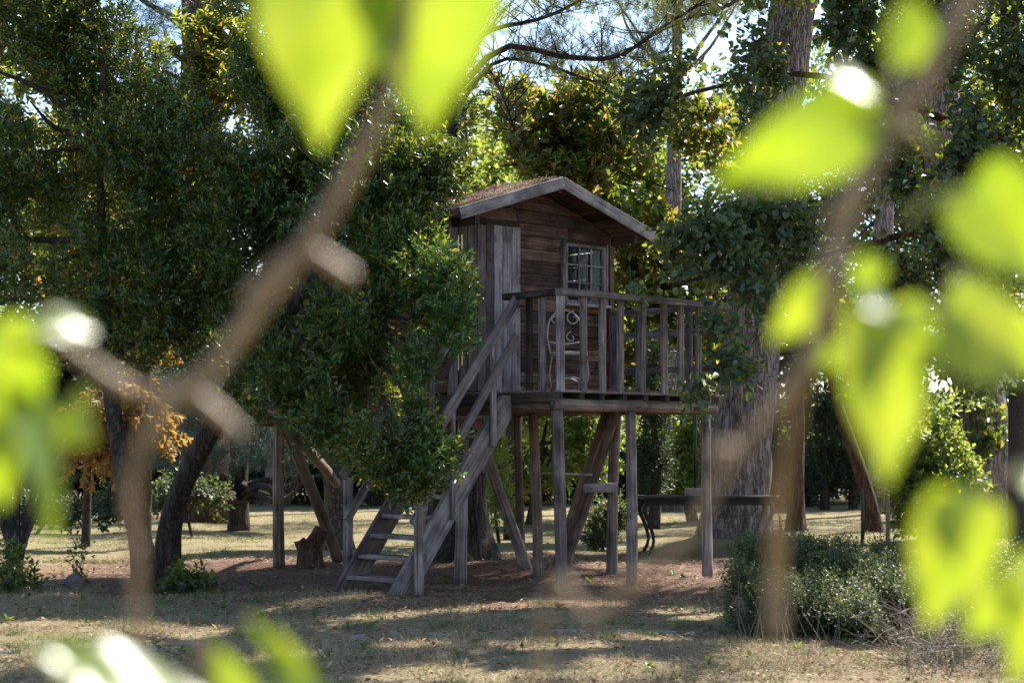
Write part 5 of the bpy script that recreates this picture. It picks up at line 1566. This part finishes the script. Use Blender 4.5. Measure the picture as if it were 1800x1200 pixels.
litter_needles('deck_needles', pw, np.tile(np.array([0, 0, 1.0]), (n, 1)), .08, .004, 'dry brown pine needles heaped along the deck boards', 203)
GHV = np.vectorize(ground_height)
n = 85000
X = r1.normal(size=n) * 3.2
Yv = 10.2 + r1.random(n) ** .8 * 12.5
pw = np.stack([X, Yv, GHV(X, Yv) + r1.random(n) * .02], axis=1)
litter_needles('ground_needles', pw, np.tile(np.array([0, 0, 1.0]), (n, 1)), .1, .0035, 'carpet of dry pine needles on the ground round the treehouse', 204, lift=.15)

def grass_field(name, n, ylo, yhi, hlo, hhi, w, label, seed, ypow=1.0, needle_zone=True, mat='grass'):
    rng = np.random.default_rng(seed)
    Y = ylo + (yhi - ylo) * rng.random(n) ** ypow
    X = (rng.random(n) * 2 - 1) * (Y * .31 + .6)
    pt = np.stack([X, Y, np.zeros(n)], axis=1)
    g = gate(pt, 1.3, 4.0) + .6 * gate(pt, 4.0, 1.0)
    ok = (g > -.2) | (rng.random(n) < .3)
    if needle_zone:
        e = np.sqrt((X * .2) ** 2 + ((Y - 18.9) * .24) ** 2) + .1 * g
        ok &= (rng.random(n) < np.clip((e - .5) * 2.2, .03, 1))
    pt, g = pt[ok], g[ok]
    pt[:, 2] = GHV(pt[:, 0], pt[:, 1]) - .004
    m = len(pt)
    d = nrmz(rng.normal(size=(m, 3)) * np.array([.75, .75, .1]) + np.array([0, 0, .9]))
    H = (hlo + (hhi - hlo) * rng.random(m) ** 2) * np.clip(.75 + .35 * g, .45, 1.8)
    o = link(name, leaf_mesh(name, pt, d, rand_dirs(m, rng), H, np.full(m, w), NEEDLE), M[mat])
    return tag(o, label, 'grass', kind='stuff')
grass_field('grass', 150000, 9.6, 17.5, .025, .1, .0045, 'thin dry and green grass in front of the treehouse', 211, 1.2)
grass_field('lawn_grass', 110000, 21.5, 36, .03, .08, .007, 'sunlit pale lawn grass behind the treehouse', 212, 1.4, False, 'lawn')
r2 = np.random.default_rng(221)
n = 9000
Yv = 10 + r2.random(n) * 12
X = (r2.random(n) * 2 - 1) * (Yv * .3 + .3)
pt = np.stack([X, Yv, GHV(X, Yv) + .012 + r2.random(n) * .02], axis=1)
o = link('leaf_litter', leaf_mesh('leaf_litter', pt, rand_dirs(n, r2) * np.array([1, 1, .25]), np.array([0, 0, 1.0]) + rand_dirs(n, r2) * .5, .03 + .04 * r2.random(n), .018 + .015 * r2.random(n), LEAF5), M['litter'])
tag(o, 'scattered dry brown fallen leaves on the ground', 'leaves', kind='stuff')
# weeds: low tufts of broad leaves
n = 90
Yv = 10.4 + r2.random(n) * 9
X = (r2.random(n) * 2 - 1) * (Yv * .3)
pt = np.stack([X, Yv, GHV(X, Yv) + .02], axis=1)
base, ld, nr, Ln, wd = sprigs(pt, np.tile(np.array([0, 0, 1.0]), (n, 1)), 9, r2, .03, .06, .4, .6, 0, 1.1, LEAF5)
o = link('weeds', leaf_mesh('weeds', base, ld, nr, Ln, wd, LEAF5), M['leaf_holm_young'])
tag(o, 'small green weeds dotted through the dry ground', 'weeds', kind='stuff')

# green tufts in the dry grass
nt_ = 110
Yv = 10.2 + r2.random(nt_) * 6.5
X = (r2.random(nt_) * 2 - 1) * (Yv * .3)
c = np.repeat(np.stack([X, Yv, GHV(X, Yv)], axis=1), 70, axis=0)
feet = [o.matrix_world.translation for o in bpy.data.objects if o.name.startswith(('support_post', 'brace_log', 'newel_post'))]
bpy.context.view_layer.update()
feet = np.array([tuple(o.matrix_world.translation) for o in bpy.data.objects if o.name.startswith(('support_post', 'brace_log', 'newel_post')) and o.matrix_world.translation.z < .2])
feet[:, 2] = GHV(feet[:, 0], feet[:, 1])
c = np.concatenate([c, np.repeat(feet + np.array([0, -.07, 0]), 26, axis=0)])
nt_ = len(c) // 70
c = c[:nt_ * 70]
c = c + r2.normal(size=c.shape) * np.repeat(.03 + .09 * r2.random((nt_, 1)), 70, axis=0) * np.array([1.3, 1, 0])
m_ = len(c)
M['tuft'] = island_mat('green_tuft_blades', [(0, (0.05, 0.09, 0.025)), (.7, (0.1, 0.15, 0.04)), (1, (0.25, 0.22, 0.1))], trans=.35)
o = link('grass_tufts', leaf_mesh('grass_tufts', c, nrmz(r2.normal(size=(m_, 3)) * np.array([.6, .6, .1]) + np.array([0, 0, 1.0])), rand_dirs(m_, r2), .03 + .09 * r2.random(m_) ** 1.5, np.full(m_, .005), NEEDLE), M['tuft'])
tag(o, 'green grass tufts standing in the dry front lawn', 'grass', kind='stuff')
# fallen twigs
n = 420
Yv = 10.2 + r2.random(n) * 11
X = (r2.random(n) * 2 - 1) * (Yv * .3)
a0 = np.stack([X, Yv, GHV(X, Yv) + .012], axis=1)
dd = rand_dirs(n, r2) * np.array([1, 1, .06]) * (.06 + .3 * r2.random((n, 1)) ** 2)
o = link('fallen_twigs', twig_mesh('fallen_twigs', a0, a0 + dd, .005), M['dry_twig'])
tag(o, 'thin fallen twigs scattered over the ground', 'twigs', kind='stuff')

# ------------------------------------------------------------------ out-of-focus twigs right before the camera
def near_leaf(parent, base, tip, width, nrm, fold=0.18, curl=0.15, name='leaf', bump=0.0):
    """heart-shaped leaf with a stalk end at base; all world points"""
    base, tip = Vector(base), Vector(tip)
    mid = (base + tip) / 2
    base, tip = mid + (base - mid) * 1.06, mid + (tip - mid) * 1.06
    width *= 1.0
    if nrm == 'mirror':
        off = Vector((.26, 0, .06)) if width < .04 else Vector((.03, 0, 0))
        nrm = (SUN + (Vector((0, 0, EYE)) - mid).normalized()).normalized()
        nrm = (nrm + off).normalized()
        # swing the tip in depth until the blade lies in the mirror plane
        d = tip - base
        tip = tip + Vector((0, -(d.dot(nrm)) / nrm.y, 0))
    x = tip - base
    Ln = x.length
    x.normalize()
    z = Vector(nrm)
    z = (z - x * z.dot(x)).normalized()
    y = z.cross(x)
    prof = [(-.07, .3), (-.1, .55), (-.04, .8), (.08, .94), (.22, 1.0), (.38, .96), (.54, .8), (.7, .56), (.84, .31), (.94, .12), (1.0, .012)]
    cols = (-1, -.66, -.33, 0, .33, .66, 1)
    V, Fc = [], []
    for i, (u, w) in enumerate(prof):
        for c in cols:
            # the two lobes reach behind the stalk, the notch stays at the base
            uu = u if u > .05 else u * min(1, abs(c) * 1.5) + .05 * (1 - abs(c)) * (i < 4) * (i / 3.0)
            v = c * w * .5 * width
            hgt = fold * abs(v) + .03 * Ln * math.sin(6 * u + 2.2 * c) - curl * Ln * u * u
            V.append(base + x * (uu * Ln) + y * v + z * hgt)
    nc = len(cols)
    for i in range(len(prof) - 1):
        for j in range(nc - 1):
            Fc.append((i * nc + j, i * nc + j + 1, (i + 1) * nc + j + 1, (i + 1) * nc + j))
    return put(name, py_mesh(name, V, Fc), M['leaf_near'], parent, smooth=True)

def near_stem(parent, pts, rs, name='stem', mat='twig', n=40):
    V, Fc = tube_np(spline(pts, n), lerp_r([r * .64 for r in rs], n), 10)
    return put(name, py_mesh(name, V, Fc), M[mat], parent, smooth=True)

NY = 0.95
def Q(px, py, Y=NY): return P(px, py, Y)
VIEW = Vector((0.0, -1, 0.25))
UPN = (SUN + Vector((0, -1, 0.0))).normalized()       # tilt at which a leaf mirrors the sky round the sun

nl = empty('leafy_branch', (Q(245, 1200).x, NY, 0))
tag(nl, 'blurred brown twig with lime leaves across the left foreground', 'branch')
near_stem(nl, [Vector((Q(245, 1200).x, NY, -0.03)), Vector((Q(245, 1200).x, NY, .6)), Q(240, 1160), Q(240, 1000), Q(230, 850), Q(280, 730), Q(370, 650), Q(470, 520), Q(560, 400), Q(640, 260), Q(690, 150), Q(720, 20), Q(740, -80)],
          [.006, .006, .0042, .0035, .0045, .008, .008, .008, .0075, .0075, .0065, .005, .003], n=70)
near_stem(nl, [Q(320, 690), Q(240, 690), Q(160, 640), Q(90, 590), Q(20, 590)], [.0075, .0065, .0055, .004, .002], 'side_twig')
near_stem(nl, [Q(340, 690), Q(390, 730), Q(425, 765)], [.006, .0055, .005], 'twig_stub')
near_stem(nl, [Q(530, 430), Q(580, 460), Q(618, 488)], [.006, .006, .007], 'twig_stub')
near_stem(nl, [Q(545, 430), Q(480, 470), Q(430, 530)], [.006, .005, .006], 'twig_stub')
near_leaf(nl, Q(556, -60), Q(563, 245), .068, (0.1, -1, 0.1))
near_leaf(nl, Q(765, -80), Q(750, 228), .08, (-0.2, -1, 0.15), curl=.05)
near_leaf(nl, Q(690, -60), Q(672, 120, .93), .04, (0.9, -.6, 0.2))
near_leaf(nl, Q(-10, 590), Q(30, 780), .055, (-0.1, -1, 0.2))
near_leaf(nl, Q(145, 572), Q(100, 578, .97), .018, 'mirror')
near_leaf(nl, Q(40, 700), Q(110, 930, .93), .03, (0.75, -.6, .5), fold=.3)
near_leaf(nl, Q(-30, 760), Q(0, 890), .035, VIEW)
near_stem(nl, [Q(90, 590), Q(115, 585), Q(150, 560)], [.0025, .002, .002], 'leaf_stalk', 'petiole', n=8)
near_leaf(nl, Q(120, 720, .97), Q(150, 770, 1.0), .035, (-.5, -.6, .6))

nb = empty('leafy_sprig', (Q(380, 1290).x, NY, 0))
tag(nb, 'blurred shining leaf sprig at the bottom left of the picture', 'branch')
near_stem(nb, [Vector((Q(380, 1290).x, NY, -.03)), Vector((Q(380, 1290).x, NY, .7)), Q(370, 1280), Q(330, 1200)], [.005, .004, .003, .002], n=30)
near_leaf(nb, Q(340, 1270, .9), Q(150, 1080, 1.0), .062, 'mirror', fold=.06, curl=.0)
near_leaf(nb, Q(230, 1230), Q(190, 1170, .98), .04, VIEW)
near_leaf(nb, Q(420, 1240), Q(370, 1135), .026, VIEW)
near_leaf(nb, Q(560, 1260), Q(420, 1115), .018, (.2, -.5, .8), curl=-.25)
near_leaf(nb, Q(570, 1250), Q(470, 1110), .016, (.5, -.9, .1), curl=-.2)

nr_ = empty('leafy_branch', (Q(940, 1260).x, NY, 0))
tag(nr_, 'blurred brown twig with lime leaves across the right foreground', 'branch')
near_stem(nr_, [Vector((Q(930, 1260).x, NY, -.03)), Vector((Q(930, 1260).x, NY, .6)), Q(945, 1220), Q(1050, 1080), Q(1190, 960), Q(1290, 800), Q(1370, 700), Q(1435, 600), Q(1470, 440), Q(1510, 320), Q(1580, 210), Q(1640, 110), Q(1690, 20), Q(1730, -70)],
          [.006, .006, .0045, .004, .004, .0045, .006, .008, .0085, .009, .009, .009, .009, .008], n=80)
near_stem(nr_, [Q(1435, 600), Q(1400, 720, .97), Q(1372, 860, 1.0), Q(1365, 1000, 1.02), Q(1364, 1115, 1.02)], [.005, .005, .0065, .008, .0085], 'side_twig')
near_stem(nr_, [Q(1120, 1000), Q(1110, 1020), Q(1095, 1035)], [.005, .007, .006], 'twig_stub')
near_stem(nr_, [Q(1300, 800), Q(1275, 790), Q(1250, 800)], [.005, .006, .006], 'twig_stub')
near_stem(nr_, [Q(1480, 390), Q(1470, 375), Q(1462, 360)], [.007, .009, .007], 'twig_stub')
near_stem(nr_, [Q(1575, 210), Q(1570, 140), Q(1560, 130)], [.006, .005, .004], 'twig_stub')
near_leaf(nr_, Q(1605, 110), Q(1598, -15), .03, VIEW)
near_stem(nr_, [Q(1640, 260), Q(1600, 225), Q(1550, 215), Q(1515, 205)], [.0035, .0025, .0022, .002], 'leaf_stalk', 'petiole', n=12)
near_leaf(nr_, Q(1522, 205), Q(1258, 325), .05, (.05, -1, .1), fold=.12, curl=.1)
near_leaf(nr_, Q(1530, 165), Q(1400, 165, 1.02), .022, 'mirror')
near_stem(nr_, [Q(1590, 390), Q(1640, 345), Q(1700, 345)], [.003, .0022, .002], 'leaf_stalk', 'petiole', n=12)
near_leaf(nr_, Q(1715, 335), Q(1850, 495), .055, (-.1, -1, .2))
near_leaf(nr_, Q(1445, 510), Q(1360, 600), .026, (.4, -.8, .3))
near_leaf(nr_, Q(1535, 460), Q(1505, 510), .018, VIEW)
near_leaf(nr_, Q(1560, 560), Q(1558, 845), .052, (-.1, -1, .1), curl=.0)
near_leaf(nr_, Q(1600, 555, .93), Q(1510, 690, .9), .036, (-.75, -.3, .6), fold=.4)
near_leaf(nr_, Q(1670, 565), Q(1850, 650), .056, (.1, -1, .2))
near_leaf(nr_, Q(1700, 500, .97), Q(1840, 560, 1.0), .03, (.3, -.35, .9))
near_leaf(nr_, Q(1520, 535, .94), Q(1560, 525, 1.0), .022, 'mirror')
near_stem(nr_, [Q(1436, 595), Q(1450, 560), Q(1490, 540), Q(1525, 540), Q(1600, 540), Q(1660, 545)], [.004, .003, .0025, .0025, .002, .0015], 'leaf_stalk', 'petiole', n=16)
near_leaf(nr_, Q(1455, 640), Q(1440, 590), .016, VIEW)

ng = empty('leafy_sprig', (Q(1850, 1260).x, NY, 0))
tag(ng, 'blurred sprig with hanging heart shaped lime leaf at the lower right', 'branch')
near_stem(ng, [Vector((Q(1880, 1260).x, NY, -.03)), Vector((Q(1880, 1260).x, NY, .7)), Q(1880, 1200), Q(1850, 1000), Q(1820, 850), Q(1790, 840), Q(1740, 850), Q(1700, 890)], [.005, .005, .004, .0035, .003, .0025, .002, .002], n=40)
near_leaf(ng, Q(1690, 890), Q(1640, 1100), .05, (.05, -1, .2), fold=.3)
near_leaf(ng, Q(1690, 880, .94), Q(1670, 980, .9), .03, (-.7, -.3, .7), fold=.5)
near_leaf(ng, Q(1760, 1040), Q(1705, 1125), .026, VIEW)
near_leaf(ng, Q(1830, 1000), Q(1790, 1210), .035, VIEW)
near_leaf(ng, Q(1830, 1010, .93), Q(1740, 1025, 1.0), .022, 'mirror')
near_leaf(ng, Q(1810, 830, .93), Q(1730, 850, 1.0), .018, 'mirror')
